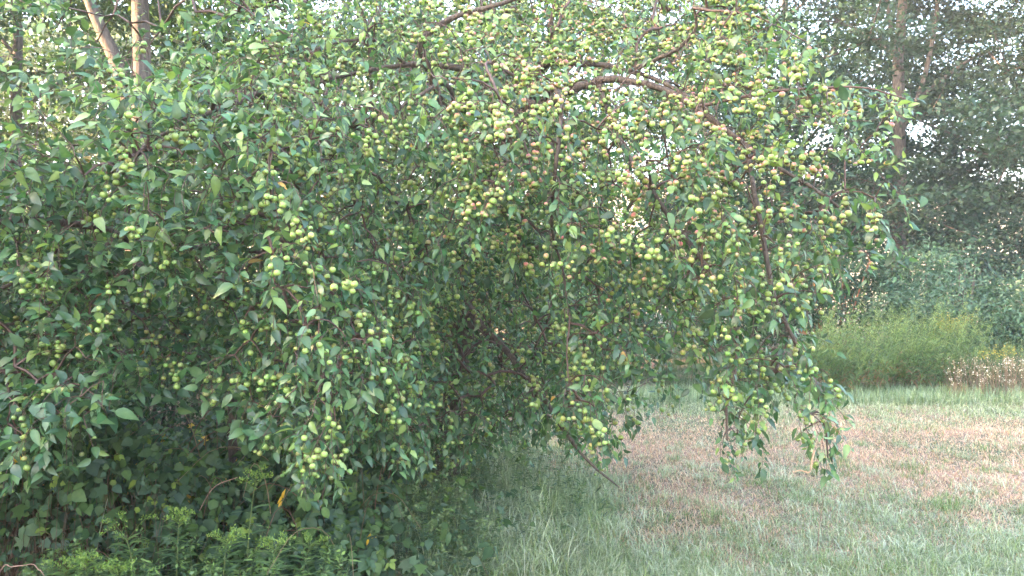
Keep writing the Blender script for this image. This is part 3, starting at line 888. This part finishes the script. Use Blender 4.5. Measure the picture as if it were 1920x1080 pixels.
def weed_stems(base_xy, h, lean, leaf_n, leaf_len, pal, tip_pal, seed, tip=0.15, stem_col=(0.10, 0.13, 0.05), droop=0.3, proto=None, dead=0.0, dead_col=(0.24, 0.13, 0.07), sr=0.004, plume=0):
    r = np.random.default_rng(seed)
    n = len(base_xy)
    z0 = gh(base_xy[:, 0], base_xy[:, 1]) - 0.02
    A_ = np.concatenate([base_xy, z0[:, None]], 1)
    tip_ = A_ + np.stack([lean[:, 0] * h, lean[:, 1] * h, h], -1)
    out = [prisms(A_, tip_, np.full(n, sr), np.full(n, sr * .4), (1, 1, 1), sag=-0.0 * h)]
    out[0][2][:] = stem_col
    t = r.uniform(0.08, 1.0, (n, leaf_n)) ** 0.8
    pos = A_[:, None] + (tip_ - A_)[:, None] * t[..., None]
    pos = pos.reshape(-1, 3); tt = t.ravel(); m = len(pos)
    a = r.uniform(0, 2 * np.pi, m)
    aa = norm(np.stack([np.cos(a), np.sin(a), 0.55 - droop + r.normal(size=m) * 0.25], -1))
    nn = norm(np.array([0, -0.2, 1.0]) + r.normal(size=(m, 3)) * 0.3)
    pal = np.array(pal); tp = np.array(tip_pal)
    c = pal[r.integers(0, len(pal), m)] * r.uniform(0.8, 1.2, (m, 1))
    tm = tt > 1 - tip
    c[tm] = tp[r.integers(0, len(tp), tm.sum())] * r.uniform(0.8, 1.2, (tm.sum(), 1))
    dm = r.random(m) < dead * np.clip(1.0 - 2.2 * tt, 0, 1)
    c[dm] = dead_col
    ln_ = leaf_len * (1.1 - 0.65 * tt) * r.uniform(0.7, 1.2, m)
    out.append(scatter(proto or NARROW, pos, frames(aa, nn), ln_, c))
    if plume:   # feathery tops: short side sprays of tiny florets
        k = plume
        tq = r.uniform(0.80, 1.03, (n, k))
        ps = A_[:, None] + (tip_ - A_)[:, None] * tq[..., None]
        sp = (1.06 - tq)[..., None] * 0.55
        a = r.uniform(0, 2 * np.pi, (n, k))
        ps = ps + np.stack([np.cos(a), np.sin(a), np.full_like(a, 0.25)], -1) * sp * r.uniform(0.1, 1, (n, k, 1)) * np.asarray(h).reshape(-1, 1, 1) * 0.8
        ps = ps.reshape(-1, 3)
        c = tp[r.integers(0, len(tp), len(ps))] * r.uniform(0.8, 1.25, (len(ps), 1))
        out.append(scatter(blade_leaf(0.6), ps, frames(norm(r.normal(size=ps.shape)), norm(r.normal(size=ps.shape))), 0.022 * r.uniform(.6, 1.3, len(ps)), c))
    return cat(out)

def patch(n, x0, x1, y0, y1, seed):
    r = np.random.default_rng(seed)
    d = r.uniform(y0, y1, n)
    px = r.uniform(x0, x1, n)
    return np.stack([(px - 960) / FPX * d, d], -1)

GR_PAL = [(0.10, 0.165, 0.06), (0.14, 0.21, 0.07), (0.08, 0.14, 0.06)]
GR_TIP = [(0.18, 0.255, 0.085), (0.23, 0.28, 0.09), (0.14, 0.22, 0.08)]
YEL = [(0.40, 0.30, 0.05), (0.30, 0.26, 0.06), (0.17, 0.21, 0.06), (0.15, 0.2, 0.06)]
nst = 560
bxy = patch(nst, 1490, 1830, 11.5, 13.8, 31)
bxy = bxy[(bxy[:, 1] > 11.4 + 0.9 * vnoise(bxy[:, 0] * 1.4, bxy[:, 0] * 0, 44)) & ((bxy[:, 0] / bxy[:, 1] * FPX + 960 < 1790) | (vnoise(bxy[:, 0] * 3, bxy[:, 1] * 3, 45) > 0.5))]; nst = len(bxy)
hh = np.random.default_rng(32).uniform(0.5, 1.18, nst) * (0.62 + 0.75 * vnoise(bxy[:, 0] * 2.2, bxy[:, 1] * 2.2, 41)) + 0.16
le = np.stack([np.random.default_rng(33).normal(0.26, 0.12, nst), np.random.default_rng(34).normal(-0.05, 0.05, nst)], -1)
V, F, C = weed_stems(bxy, hh, le, 60, 0.15, GR_PAL, GR_TIP, 35, tip=0.25, dead=0.75, plume=0, droop=-0.25)
o = tag(obj('goldenrod_stand', mesh_data('goldenrod_stand', V, F, C, [M_WEED])), 'dense feathery stand of goldenrod leaning over the far lawn edge', 'goldenrod', kind='stuff')
nst = 70
bxy = np.concatenate([patch(50, 1745, 1808, 13.2, 14.0, 36), patch(20, 1840, 1905, 12.0, 12.6, 37)])
hh = np.concatenate([np.random.default_rng(38).uniform(0.95, 1.18, 50), np.random.default_rng(39).uniform(0.62, 0.74, 20)])
le = np.stack([np.random.default_rng(40).normal(0.05, 0.06, nst), np.random.default_rng(41).normal(-0.05, 0.05, nst)], -1)
V, F, C = weed_stems(bxy, hh, le, 34, 0.12, GR_PAL, YEL, 42, tip=0.12, plume=30)
o = tag(obj('goldenrod_bloom', mesh_data('goldenrod_bloom', V, F, C, [M_WEED])), 'yellow flowering goldenrod before the rounded shrub', 'goldenrod', kind='stuff')
nst = 260
bxy = patch(nst, 1800, 2040, 11.9, 14.5, 43)
hh = np.random.default_rng(44).uniform(0.45, 0.85, nst)
le = np.random.default_rng(45).normal(0, 0.1, (nst, 2))
V, F, C = weed_stems(bxy, hh, le, 36, 0.12, [(0.08, 0.13, 0.06), (0.10, 0.15, 0.07)], [(0.12, 0.18, 0.08)], 46, tip=0.2, plume=8)
b2 = np.concatenate([patch(420, 820, 1560, 12.3, 15.5, 100), patch(200, 1240, 1540, 12.0, 13.0, 101), patch(420, -150, 830, 8.6, 12.3, 105)])
V2, F2, C2 = weed_stems(b2, np.random.default_rng(102).uniform(0.25, 0.7, len(b2)), np.random.default_rng(103).normal(0, 0.15, (len(b2), 2)), 34, 0.14, [(0.06, 0.10, 0.05), (0.075, 0.12, 0.055)], [(0.09, 0.14, 0.06)], 104, tip=0.2)
V, F, C = cat([(V, F, C), (V2, F2, C2)])
o = tag(obj('weeds', mesh_data('weeds', V, F, C, [M_WEED])), 'tangled green weeds around the goldenrod along the foot of the shrubs', 'weeds', kind='stuff')
nst = 300
bxy = patch(nst, 1775, 2000, 11.3, 12.3, 47)
hh = np.random.default_rng(48).uniform(0.25, 0.62, nst)
le = np.random.default_rng(49).normal(0, 0.18, (nst, 2))
V, F, C = weed_stems(bxy, hh, le, 12, 0.06, [(0.26, 0.19, 0.11), (0.20, 0.17, 0.09), (0.14, 0.15, 0.08)], [(0.62, 0.56, 0.48), (0.30, 0.22, 0.15), (0.26, 0.22, 0.14)], 50, tip=0.2, stem_col=(0.25, 0.17, 0.12), plume=8)
o = tag(obj('aster_weeds', mesh_data('aster_weeds', V, F, C, [M_WEED])), 'dry pinkish weeds with tiny white flowers at the far lawn edge', 'weeds', kind='stuff')

# ------------------------------------------------------------------ lawn
def blades(xy, length, width, col, seed, bend=0.6, z=None):
    r = np.random.default_rng(seed)
    n = len(xy)
    z0 = gh(xy[:, 0], xy[:, 1]) - 0.006 if z is None else z
    a = r.uniform(0, 2 * np.pi, n)
    dx = np.stack([np.cos(a), np.sin(a)], -1)
    fall = np.clip(r.normal(bend, 0.32, n), 0.05, 1.45)
    b0 = np.concatenate([xy, z0[:, None]], 1)
    def at(t):
        hor = length * fall * t ** 1.7 * 0.8
        ver = length * t * (1 - 0.62 * fall * t)
        return b0 + np.concatenate([dx * hor[:, None], ver[:, None]], 1)
    # width axis half across the bend, half turned at random so blades are seen from all sides
    a2 = a + np.pi / 2 + r.normal(size=n) * 0.6
    wv = np.stack([np.cos(a2), np.sin(a2), np.zeros(n)], -1) * (width / 2)[:, None]
    p1, p2, p3 = at(0.0), at(0.5), at(1.0)
    V = np.stack([p1 - wv, p1 + wv, p2 - wv * .8, p2 + wv * .8, p3], 1).reshape(-1, 3)
    f = np.array([(0, 1, 3), (0, 3, 2), (2, 3, 4)])
    F = (f[None] + (np.arange(n) * 5)[:, None, None]).reshape(-1, 3)
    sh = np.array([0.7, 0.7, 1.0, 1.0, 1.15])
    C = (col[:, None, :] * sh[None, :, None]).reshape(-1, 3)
    return V, F, C

def wedge(n, x0, x1, y0, y1, seed):
    """points over the ground, thinned with distance"""
    r = np.random.default_rng(seed)
    u = r.random(n)
    d = y0 * (y1 / y0) ** u
    px = r.uniform(x0, x1, n)
    return np.stack([(px - 960) / FPX * d, d], -1)

GREEN = np.array([(0.25, 0.29, 0.16), (0.33, 0.37, 0.235), (0.19, 0.25, 0.10), (0.44, 0.46, 0.34)])
DRY = np.array([(0.60, 0.36, 0.265), (0.66, 0.45, 0.345), (0.52, 0.30, 0.22), (0.62, 0.47, 0.345)])
n = 210000
xy = wedge(n, 500, 2010, 4.1, 12.6, 61)
r_ = np.random.default_rng(62)
px_, py_ = proj(np.concatenate([xy, np.zeros((n, 1))], 1))
dryness = 0.36 + 0.9 * (vnoise(xy[:, 0] * 0.9, xy[:, 1] * 0.7, 11) - 0.5) + 0.5 * (vnoise(xy[:, 0] * 3.1, xy[:, 1] * 2.6, 12) - 0.5)
dryness += 0.78 * np.exp(-((xy[:, 1] - 7.8) / 1.5) ** 4) * np.clip((xy[:, 0] - 0.2) / 1.2, 0, 1)
dryness += 0.45 * np.exp(-((xy[:, 0] - 1.0 - 0.3 * (xy[:, 1] - 5)) / 0.55) ** 2) * np.exp(-((xy[:, 1] - 5.2) / 0.6) ** 2)
dryness += 0.25 * np.exp(-((xy[:, 1] - 4.7) / 0.5) ** 2) * np.clip((xy[:, 0] - 1.2) / 1.0, 0, 1)
dryness -= 0.75 * np.clip((xy[:, 1] - 9.6) / 1.2, 0, 1)
dryness -= 0.75 * np.clip((1.35 - 0.12 * (xy[:, 1] - 4) - xy[:, 0]) / 1.5, 0, 1) * np.clip((8.5 - xy[:, 1]) / 2.0, 0, 1)
dryness -= 0.22 * np.exp(-((xy[:, 1] - 4.4) / 0.9) ** 2)
dryness += 0.32 * (vnoise(xy[:, 0] * 7.0, xy[:, 1] * 5.0, 13) - 0.5)
isdry = r_.random(n) < np.clip(dryness, 0.04, 0.93)
col = np.where(isdry[:, None], DRY[r_.integers(0, 4, n)], GREEN[r_.integers(0, 4, n)]) * r_.uniform(0.75, 1.25, (n, 1))
tuft = vnoise(xy[:, 0] * 2.2, xy[:, 1] * 2.2, 14)
length = np.where(isdry, r_.uniform(0.03, 0.075, n), r_.uniform(0.05, 0.12, n) * (0.45 + 1.1 * tuft)) * np.where(xy[:, 0] < 0.6, 1.3, 1.0)
length *= 1 + 0.5 * np.clip((xy[:, 1] - 10.2) / 1.0, 0, 1)
width = r_.uniform(0.0025, 0.0045, n) * (0.6 + xy[:, 1] / 9.0)
V, F, C = blades(xy, length, width, col, 63, bend=0.95)
o = obj('lawn_grass', mesh_data('lawn_grass', V, F, C, [M_GRASS]))
tag(o, 'pale dewy lawn grass with pinkish dry patches', 'grass', kind='stuff')

# long grass: tufts on the lawn, the fringe at the far edge and the tall mix beside the undergrowth
parts = []
r_ = np.random.default_rng(65)
tc = np.concatenate([wedge(330, 980, 1990, 4.15, 8.2, 66), wedge(420, 600, 1150, 4.1, 6.8, 67)])
k = 60
k = 44
tsz = r_.uniform(0.35, 1.15, len(tc))
tsz[330:] = r_.uniform(0.7, 1.3, len(tc) - 330)
tcol = GREEN[r_.integers(0, 4, len(tc))] * r_.uniform(0.75, 1.2, (len(tc), 1))
xy = np.repeat(tc, k, 0) + r_.normal(size=(len(tc) * k, 2)) * 0.055 * np.repeat(tsz, k)[:, None]
n = len(xy)
col = np.repeat(tcol, k, 0) * r_.uniform(0.75, 1.3, (n, 1))
tsz = np.repeat(tsz, k)
parts.append(blades(xy, r_.uniform(0.09, 0.22, n) * tsz * np.where(xy[:, 0] < 0.3, 1.75, np.where(xy[:, 0] < 0.7, 1.25, 0.95)), r_.uniform(0.003, 0.0055, n), col, 68, bend=0.95))
xy = patch(9000, 1180, 1960, 10.8, 12.2, 69); n = len(xy)
col = np.array([(0.18, 0.25, 0.13), (0.24, 0.30, 0.18), (0.15, 0.21, 0.12)])[r_.integers(0, 3, n)] * r_.uniform(0.8, 1.2, (n, 1))
parts.append(blades(xy, r_.uniform(0.10, 0.30, n), r_.uniform(0.006, 0.011, n), col, 70, bend=0.6))
V, F, C = cat(parts)
o = tag(obj('long_grass', mesh_data('long_grass', V, F, C, [M_GRASS])), 'longer blue green grass in tufts and along the far lawn edge', 'grass', kind='stuff')

# ------------------------------------------------------------------ undergrowth under and before the tree
OVATE = leaf_shape([(0.22, 0.95), (0.55, 0.85)], 0.75, 0.12, 0.2, 0.12)
LOBE3 = LOBED
r_ = np.random.default_rng(71)
parts = []
n = 19000
d = r_.uniform(3.9, 7.4, n)
px = r_.uniform(-160, 700, n) + np.where(r_.random(n) < 0.5, r_.exponential(65, n), 0)
x = (px - 960) / FPX * d
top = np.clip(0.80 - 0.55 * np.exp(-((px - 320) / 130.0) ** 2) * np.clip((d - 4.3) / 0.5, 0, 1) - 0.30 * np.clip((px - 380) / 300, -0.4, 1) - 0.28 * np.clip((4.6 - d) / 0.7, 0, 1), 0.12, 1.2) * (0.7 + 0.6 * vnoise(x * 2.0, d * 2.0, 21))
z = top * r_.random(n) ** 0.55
pos = np.stack([x, d, z], -1)
nn = norm(np.array([0, -0.75, 0.75]) + r_.normal(size=(n, 3)) * 0.5)
aa = norm(r_.normal(size=(n, 3)) * np.array([1, .6, .4]) + np.array([0, -0.3, -0.7]))
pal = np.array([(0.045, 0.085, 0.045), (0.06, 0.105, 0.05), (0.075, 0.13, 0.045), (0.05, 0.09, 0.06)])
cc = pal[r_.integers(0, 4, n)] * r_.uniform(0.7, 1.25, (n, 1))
ym = r_.random(n) < 0.05
cc[ym] = np.array([0.16, 0.22, 0.05]) * r_.uniform(0.8, 1.2, (ym.sum(), 1))
ym = r_.random(n) < 0.004
cc[ym] = np.array([0.55, 0.35, 0.05])
szs = r_.uniform(0.028, 0.085, n)
h = r_.random(n) < 0.80
k3 = r_.random(n) < 0.4
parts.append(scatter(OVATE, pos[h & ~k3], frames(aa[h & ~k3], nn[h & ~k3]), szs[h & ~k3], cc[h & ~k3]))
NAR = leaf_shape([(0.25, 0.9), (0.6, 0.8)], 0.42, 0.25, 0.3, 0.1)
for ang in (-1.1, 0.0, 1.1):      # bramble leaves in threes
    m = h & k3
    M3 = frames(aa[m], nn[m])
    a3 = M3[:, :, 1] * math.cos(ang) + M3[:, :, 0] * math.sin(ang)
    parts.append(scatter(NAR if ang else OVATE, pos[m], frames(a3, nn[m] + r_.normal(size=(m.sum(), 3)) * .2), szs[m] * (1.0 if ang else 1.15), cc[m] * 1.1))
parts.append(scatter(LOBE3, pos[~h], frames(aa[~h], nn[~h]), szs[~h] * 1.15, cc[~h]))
for q_ in range(170):            # old bramble canes arching through the leaves
    dd_ = r_.uniform(4.0, 6.0); xx_ = (r_.uniform(-60, 700) - 960) / FPX * dd_
    a_ = r_.uniform(0, 2 * np.pi); l_ = r_.uniform(0.35, 1.0); h_ = r_.uniform(0.3, 0.85)
    V, F, C = tube(spline(np.array([(xx_, dd_, -0.02), (xx_ + .3 * l_ * math.cos(a_), dd_ + .3 * l_ * math.sin(a_), h_ * .75), (xx_ + .7 * l_ * math.cos(a_), dd_ + .7 * l_ * math.sin(a_), h_), (xx_ + l_ * math.cos(a_), dd_ + l_ * math.sin(a_), h_ * .8)]), 4), np.linspace(.0035, .0012, 13), 4)
    parts.append((V, F, np.tile(np.array([(0.17, 0.085, 0.06), (0.12, 0.10, 0.06), (0.24, 0.17, 0.11)][q_ % 3]), (len(V), 1))))
st = r_.random(n) < 0.22
parts.append(prisms(pos[st] * np.array([1, 1, 0]) + r_.normal(size=(st.sum(), 3)) * np.array([.12, .12, 0]), pos[st], np.full(st.sum(), .0022), np.full(st.sum(), .0012), (0.12, 0.075, 0.05)))
V, F, C = cat(parts)
o = tag(obj('undergrowth', mesh_data('undergrowth', V, F, C, [M_WEED])), 'dark brambles and vines tangled beneath the crab apple', 'undergrowth', kind='stuff')

# mixed weeds between undergrowth and lawn
nst = 960
bxy = np.concatenate([patch(700, 520, 930, 4.1, 7.0, 73), patch(260, 800, 1180, 4.6, 7.4, 74)])
bpx = bxy[:, 0] / bxy[:, 1] * FPX + 960
bxy = bxy[np.random.default_rng(99).random(len(bxy)) < np.clip((1190 - bpx) / 330, 0, 1) ** 1.3 * (0.35 + 0.9 * vnoise(bxy[:, 0] * 2.4, bxy[:, 1] * 2.4, 47))]
nst = len(bxy)
hh = np.random.default_rng(75).uniform(0.14, 0.5, nst) * (0.5 + 0.8 * vnoise(bxy[:, 0] * 2, bxy[:, 1] * 2, 46)) * np.where(bxy[:, 1] > 5.6, 1.5, 1.0) * np.where(bxy[:, 0] / bxy[:, 1] * FPX + 960 > 900, 0.7, 1.0)
le = np.random.default_rng(76).normal(0, 0.22, (nst, 2))
V, F, C = weed_stems(bxy, hh, le, 26, 0.085, [(0.075, 0.12, 0.07), (0.10, 0.15, 0.09), (0.085, 0.14, 0.06)], [(0.15, 0.2, 0.08), (0.13, 0.18, 0.09)], 77, tip=0.15, plume=5, dead=0.15,
                     proto=(np.array([(0, 0, 0), (-.10, .4, .0), (.10, .4, .0), (0, 1, -.2)], float), np.array([(0, 2, 1), (1, 2, 3)]), np.ones((4, 3))), sr=0.0025)
o = tag(obj('meadow_weeds', mesh_data('meadow_weeds', V, F, C, [M_WEED])), 'low grey green weeds where the undergrowth meets the lawn', 'weeds', kind='stuff')

nst = 260
bxy = patch(nst, 60, 640, 3.35, 4.05, 78)
hh = np.random.default_rng(79).uniform(0.18, 0.44, nst)
le = np.random.default_rng(80).normal(0, 0.2, (nst, 2))
V, F, C = weed_stems(bxy, hh, le, 34, 0.095, [(0.085, 0.15, 0.075), (0.11, 0.18, 0.085), (0.075, 0.13, 0.075)], [(0.16, 0.25, 0.07), (0.13, 0.2, 0.08)], 83, tip=0.14, plume=4, dead=0.1,
                     proto=(np.array([(0, 0, 0), (-.085, .4, .0), (.085, .4, .0), (0, 1, -.25)], float), np.array([(0, 2, 1), (1, 2, 3)]), np.ones((4, 3))), sr=0.0025)
o = tag(obj('ferny_weeds', mesh_data('ferny_weeds', V, F, C, [M_WEED])), 'fine feathery green weeds crowding the foot of the brambles', 'weeds', kind='stuff')

# ------------------------------------------------------------------ goldenrod plants in front
GL = leaf_shape([(0.2, 0.8), (0.5, 1.0), (0.8, 0.55)], 0.2, 0.15, 0.35, 0.04)
gl_me = [mesh_data('leaf', GL[0], GL[1], GL[2] * np.array(c), [M_WEED]) for c in ((0.085, 0.15, 0.075), (0.11, 0.185, 0.08), (0.15, 0.23, 0.075))]
def goldenrod(px, d, h, lean, label, seed, nl=40, arm=6, spike=0.085):
    h = h - 0.17
    r = np.random.default_rng(seed)
    bx_ = (px - 960) / FPX * d
    root = tag(empty('goldenrod', (bx_, d, gh(bx_, d))), label, 'goldenrod', 'goldenrod plants before the undergrowth')
    org = np.array(root.location)
    s = spline(np.array([(0, 0, -0.03), (lean[0] * .2 * h, lean[1] * .2 * h, h * .45), (lean[0] * .6 * h, lean[1] * .6 * h, h * .8), (lean[0] * h, lean[1] * h, h)]), 5)
    V, F, C = tube(s, np.linspace(.004, .0018, len(s)), 6, (0.13, 0.17, 0.06))
    obj('stem', mesh_data('stem', V, F, C, [M_STEM]), root)
    for i in range(nl):
        t = 0.12 + 0.86 * (i + r.random() * .5) / nl
        k = t * (len(s) - 1); i0 = int(k); p = s[i0] + (s[min(i0 + 1, len(s) - 1)] - s[i0]) * (k - i0)
        a = i * 2.4 + r.uniform(-.3, .3)
        av = norm(np.array([math.cos(a), math.sin(a), 0.35 + 0.3 * t]))
        M = frames(av[None], norm(np.array([[0, 0, 1.0]]) + r.normal(size=(1, 3)) * 0.15))[0]
        sz = (0.12 - 0.045 * t) * r.uniform(0.85, 1.15)
        place('leaf', gl_me[2 if t > .82 else int(r.integers(0, 2))], p + org, M, float(sz), root, org)
    for i in range(arm):
        a = i * 2.4 + r.uniform(-.4, .4) + seed
        t = 0.82 + 0.18 * i / max(1, arm - 1)
        k = t * (len(s) - 1); i0 = int(k); p = s[i0] + (s[min(i0 + 1, len(s) - 1)] - s[i0]) * (k - i0)
        L1 = spike * (1.1 - 0.45 * (t - .82) / .18)
        e1 = p + np.array([math.cos(a) * L1 * .6, math.sin(a) * L1 * .6, L1 * .55]); e2 = p + np.array([math.cos(a) * L1 * 1.05, math.sin(a) * L1 * 1.05, L1 * .5])
        sp = spline(np.array([p, e1, e2]), 5)
        prt = [tube(sp, np.linspace(.0016, .0007, len(sp)), 3, (0.16, 0.2, 0.06))]
        m = 46
        q_ = sp[r.integers(2, len(sp), m)] + r.normal(size=(m, 3)) * 0.006 + np.array([0, 0, 0.005])
        cc_ = np.array([(0.17, 0.26, 0.06), (0.24, 0.33, 0.07), (0.13, 0.22, 0.06)])[r.integers(0, 3, m)]
        prt.append(scatter(blade_leaf(0.5), q_, frames(norm(r.normal(size=(m, 3)) + np.array([0, 0, 1.2])), norm(r.normal(size=(m, 3)))), r.uniform(.009, .017, m), cc_))
        V, F, C = cat(prt)
        obj('flower_spray', mesh_data('flower_spray', V, F, C, [M_WEED]), root)
    return root
goldenrod(330, 3.75, 0.70, (0.05, -0.05), 'goldenrod with a star of bright buds standing over the dark bramble leaves', 81)
goldenrod(415, 3.7, 0.62, (0.1, -0.1), 'bushy bright green goldenrod beside the one with starry buds', 82)
goldenrod(460, 3.9, 0.85, (0.08, 0.0), 'tallest foreground goldenrod, thin stem leaning past the hanging apple twig', 83, nl=22)
goldenrod(262, 3.7, 0.62, (-0.12, -0.05), 'goldenrod with one long arching bud spike over the bramble leaves', 84, arm=4, spike=0.17)
goldenrod(235, 3.55, 0.52, (-0.05, -0.1), 'short goldenrod crouching at the bottom edge beneath the arching spike', 85)
goldenrod(500, 3.65, 0.60, (0.12, -0.05), 'goldenrod tipped toward the lawn, last of its row beside the weeds', 86)
goldenrod(165, 3.55, 0.55, (0.0, -0.05), 'yellow tipped goldenrod beside the pinkish arching cane', 87)
goldenrod(560, 3.8, 0.55, (0.15, 0.0), 'small grey green goldenrod below the lowest hanging apple', 88, arm=3)
goldenrod(110, 3.6, 0.50, (0.1, 0.0), 'low goldenrod under the bend of the pinkish cane', 89, arm=4)

# ------------------------------------------------------------------ canes and single stalks
M_CANE = bark('dry_cane', (0.20, 0.11, 0.08), (0.42, 0.26, 0.19), 50, rough=0.6, bump=0.1)
def cane(name, label, cat_, pts_, r0, r1, mat=M_CANE, group=None):
    c = np.array([P(*q_) for q_ in pts_]); org = c[0].copy()
    root = obj(name, mesh_data(name, *tube(spline(c, 6) - org, np.linspace(r0, r1, (len(c) - 1) * 6 + 1), 6)[:2], None, [mat]), loc=org)
    return tag(root, label, cat_, group)
cane('dry_cane', 'pinkish arching cane bent over at the bottom corner of the bramble', 'cane', [(-60, 1210, 3.45), (0, 1072, 3.4), (22, 1063, 3.38), (45, 1060, 3.37), (62, 1058, 3.36), (72, 1068, 3.36), (84, 1082, 3.36), (140, 1190, 3.45)], .0026, .0016)
cane('dry_cane', 'thin reddish dead stalk leaning across the dark bramble leaves', 'cane', [(330, 1130, 4.3), (345, 1020, 4.2), (368, 970, 4.15), (400, 915, 4.1), (445, 895, 4.1)], .0035, .002)
cane('dry_cane', 'reddish bramble cane standing upright among leaves beneath the low apple cluster', 'cane', [(20, 1090, 4.4), (28, 960, 4.3), (42, 930, 4.25), (85, 915, 4.2)], .005, .003)
cane('dry_stalk', 'straight pale grass stalk rising through the dark bramble leaves', 'stalk', [(180, 1150, 4.1), (183, 1030, 4.0), (192, 975, 3.95), (202, 935, 3.92)], .003, .0015, M_STEM_ := bark('pale_stalk', (0.16, 0.19, 0.12), (0.28, 0.30, 0.2), 60, bump=0.1))
cane('dry_stalk', 'single thin brown stalk standing in the lawn below the hanging strand', 'stalk', [(1533, 1030, 4.55), (1535, 1000, 4.55), (1540, 960, 4.52), (1545, 925, 4.5)], .002, .0012)
cane('broken_twig', 'pale orange broken twig among the drooping strand tips over the lawn', 'twig', [(1527, 845, 3.72), (1522, 865, 3.7), (1518, 885, 3.69), (1500, 882, 3.69), (1487, 886, 3.69)], .005, .0015, bark('bare_wood', (0.42, 0.24, 0.14), (0.62, 0.42, 0.28), 60, bump=0.1))
V, F, C = LEAF_HI[1]
p = P(1249, 832, 4.4)
o = obj('dead_leaf', mesh_data('dead_leaf', V * np.array([0.5, 1, 1.6]), F, C * np.array([0.10, 0.045, 0.035]), [M_WEED]), loc=p)
o.rotation_euler = (R(-95), R(20), R(30)); o.scale = (0.055,) * 3
tag(o, 'small brown dead leaf dangling over the lawn by the low twigs', 'leaf')

# ------------------------------------------------------------------ woods that shade the place, beyond the view on the sun's side
r_ = np.random.default_rng(91)
n = 24000
wx = r_.uniform(-22, -12, n); wy = r_.uniform(-14, 19, n)
wz = r_.uniform(0.02, 1, n) * (np.where(wy < 8.5, 10, 18) + 2 * (vnoise(wx / 3, wy / 3, 31) - .5))  # rear part of these unseen woods made taller to keep the maple shaded
gap = (wy + (wx + 12) * -0.25 > 11.7) & (wy + (wx + 12) * -0.25 < 13.7) & (wz > 5.5)  # opening shaped to let the low sun through to the forked trunk
wx, wy, wz = wx[~gap], wy[~gap], wz[~gap]; n = len(wx)
pos = np.stack([wx, wy, wz], -1)
cc = np.array(G_WOOD)[r_.integers(0, 3, n)]
V, F, C = scatter(blade_leaf(0.7), pos, frames(norm(r_.normal(size=(n, 3))), norm(r_.normal(size=(n, 3)) + np.array([0.6, 0, .6]))), r_.uniform(.4, .8, n), cc)
tx = np.stack([r_.uniform(-19, -13, 14), r_.uniform(-13, 8, 14)], -1)
a_ = np.concatenate([tx, np.full((14, 1), -0.1)], 1); b_ = np.concatenate([tx + r_.normal(size=(14, 2)) * .4, np.full((14, 1), 10.)], 1)
tv = prisms(a_, b_, np.full(14, .24), np.full(14, .08), (0.13, 0.10, 0.08), sides=7)
V, F, C = cat([(V, F, C), tv])
tag(obj('woods', mesh_data('woods', V, F, C, [M_TREE_LEAF], smooth=False)), 'unseen belt of woodland shaped to shade the lawn from the sunrise side', 'woods', kind='stuff')

# a far wood on the low ground behind everything, dense enough to close the view on the left
r_ = np.random.default_rng(95)
n = 42000
fx_ = r_.uniform(-42, 5, n); fy_ = r_.uniform(34, 40, n)
fz_ = r_.uniform(0.0, 1, n) * (13 + 4 * (vnoise(fx_ / 3.5, fy_ / 6, 33) - .5)) * np.clip((6 - fx_) / 6, 0.3, 1)
V, F, C = scatter(blade_leaf(0.7), np.stack([fx_, fy_, fz_], -1), frames(norm(r_.normal(size=(n, 3))), norm(r_.normal(size=(n, 3)) + np.array([0, -.5, .6]))), r_.uniform(.3, .6, n), np.array(G_WOOD)[r_.integers(0, 3, n)])
tag(obj('far_woods', mesh_data('far_woods', V, F, C, [M_TREE_LEAF], smooth=False)), 'far green woods glimpsed through the crown of the crab apple', 'woods', kind='stuff')

# ------------------------------------------------------------------ morning haze
def haze(dens, col):
    x0, x1, y0, y1, z0, z1 = -235, 235, -85, 235, -1.5, 30
    V = np.array([(x, y, z) for z in (z0, z1) for y in (y0, y1) for x in (x0, x1)], float)
    F = np.array([(0, 2, 3, 1), (4, 5, 7, 6), (0, 1, 5, 4), (2, 6, 7, 3), (0, 4, 6, 2), (1, 3, 7, 5)])
    m = bpy.data.materials.new('haze'); m.use_nodes = True
    nt = m.node_tree; nt.nodes.clear()
    out = nt.nodes.new('ShaderNodeOutputMaterial'); v = nt.nodes.new('ShaderNodeVolumePrincipled')
    v.inputs['Color'].default_value = (*col, 1); v.inputs['Density'].default_value = dens
    v.inputs['Anisotropy'].default_value = 0.2
    nt.links.new(v.outputs[0], out.inputs['Volume'])
    return obj('haze', mesh_data('haze', V, F, None, [m], smooth=False), kind='stuff')
haze(0.0018, (0.9, 0.92, 0.95))
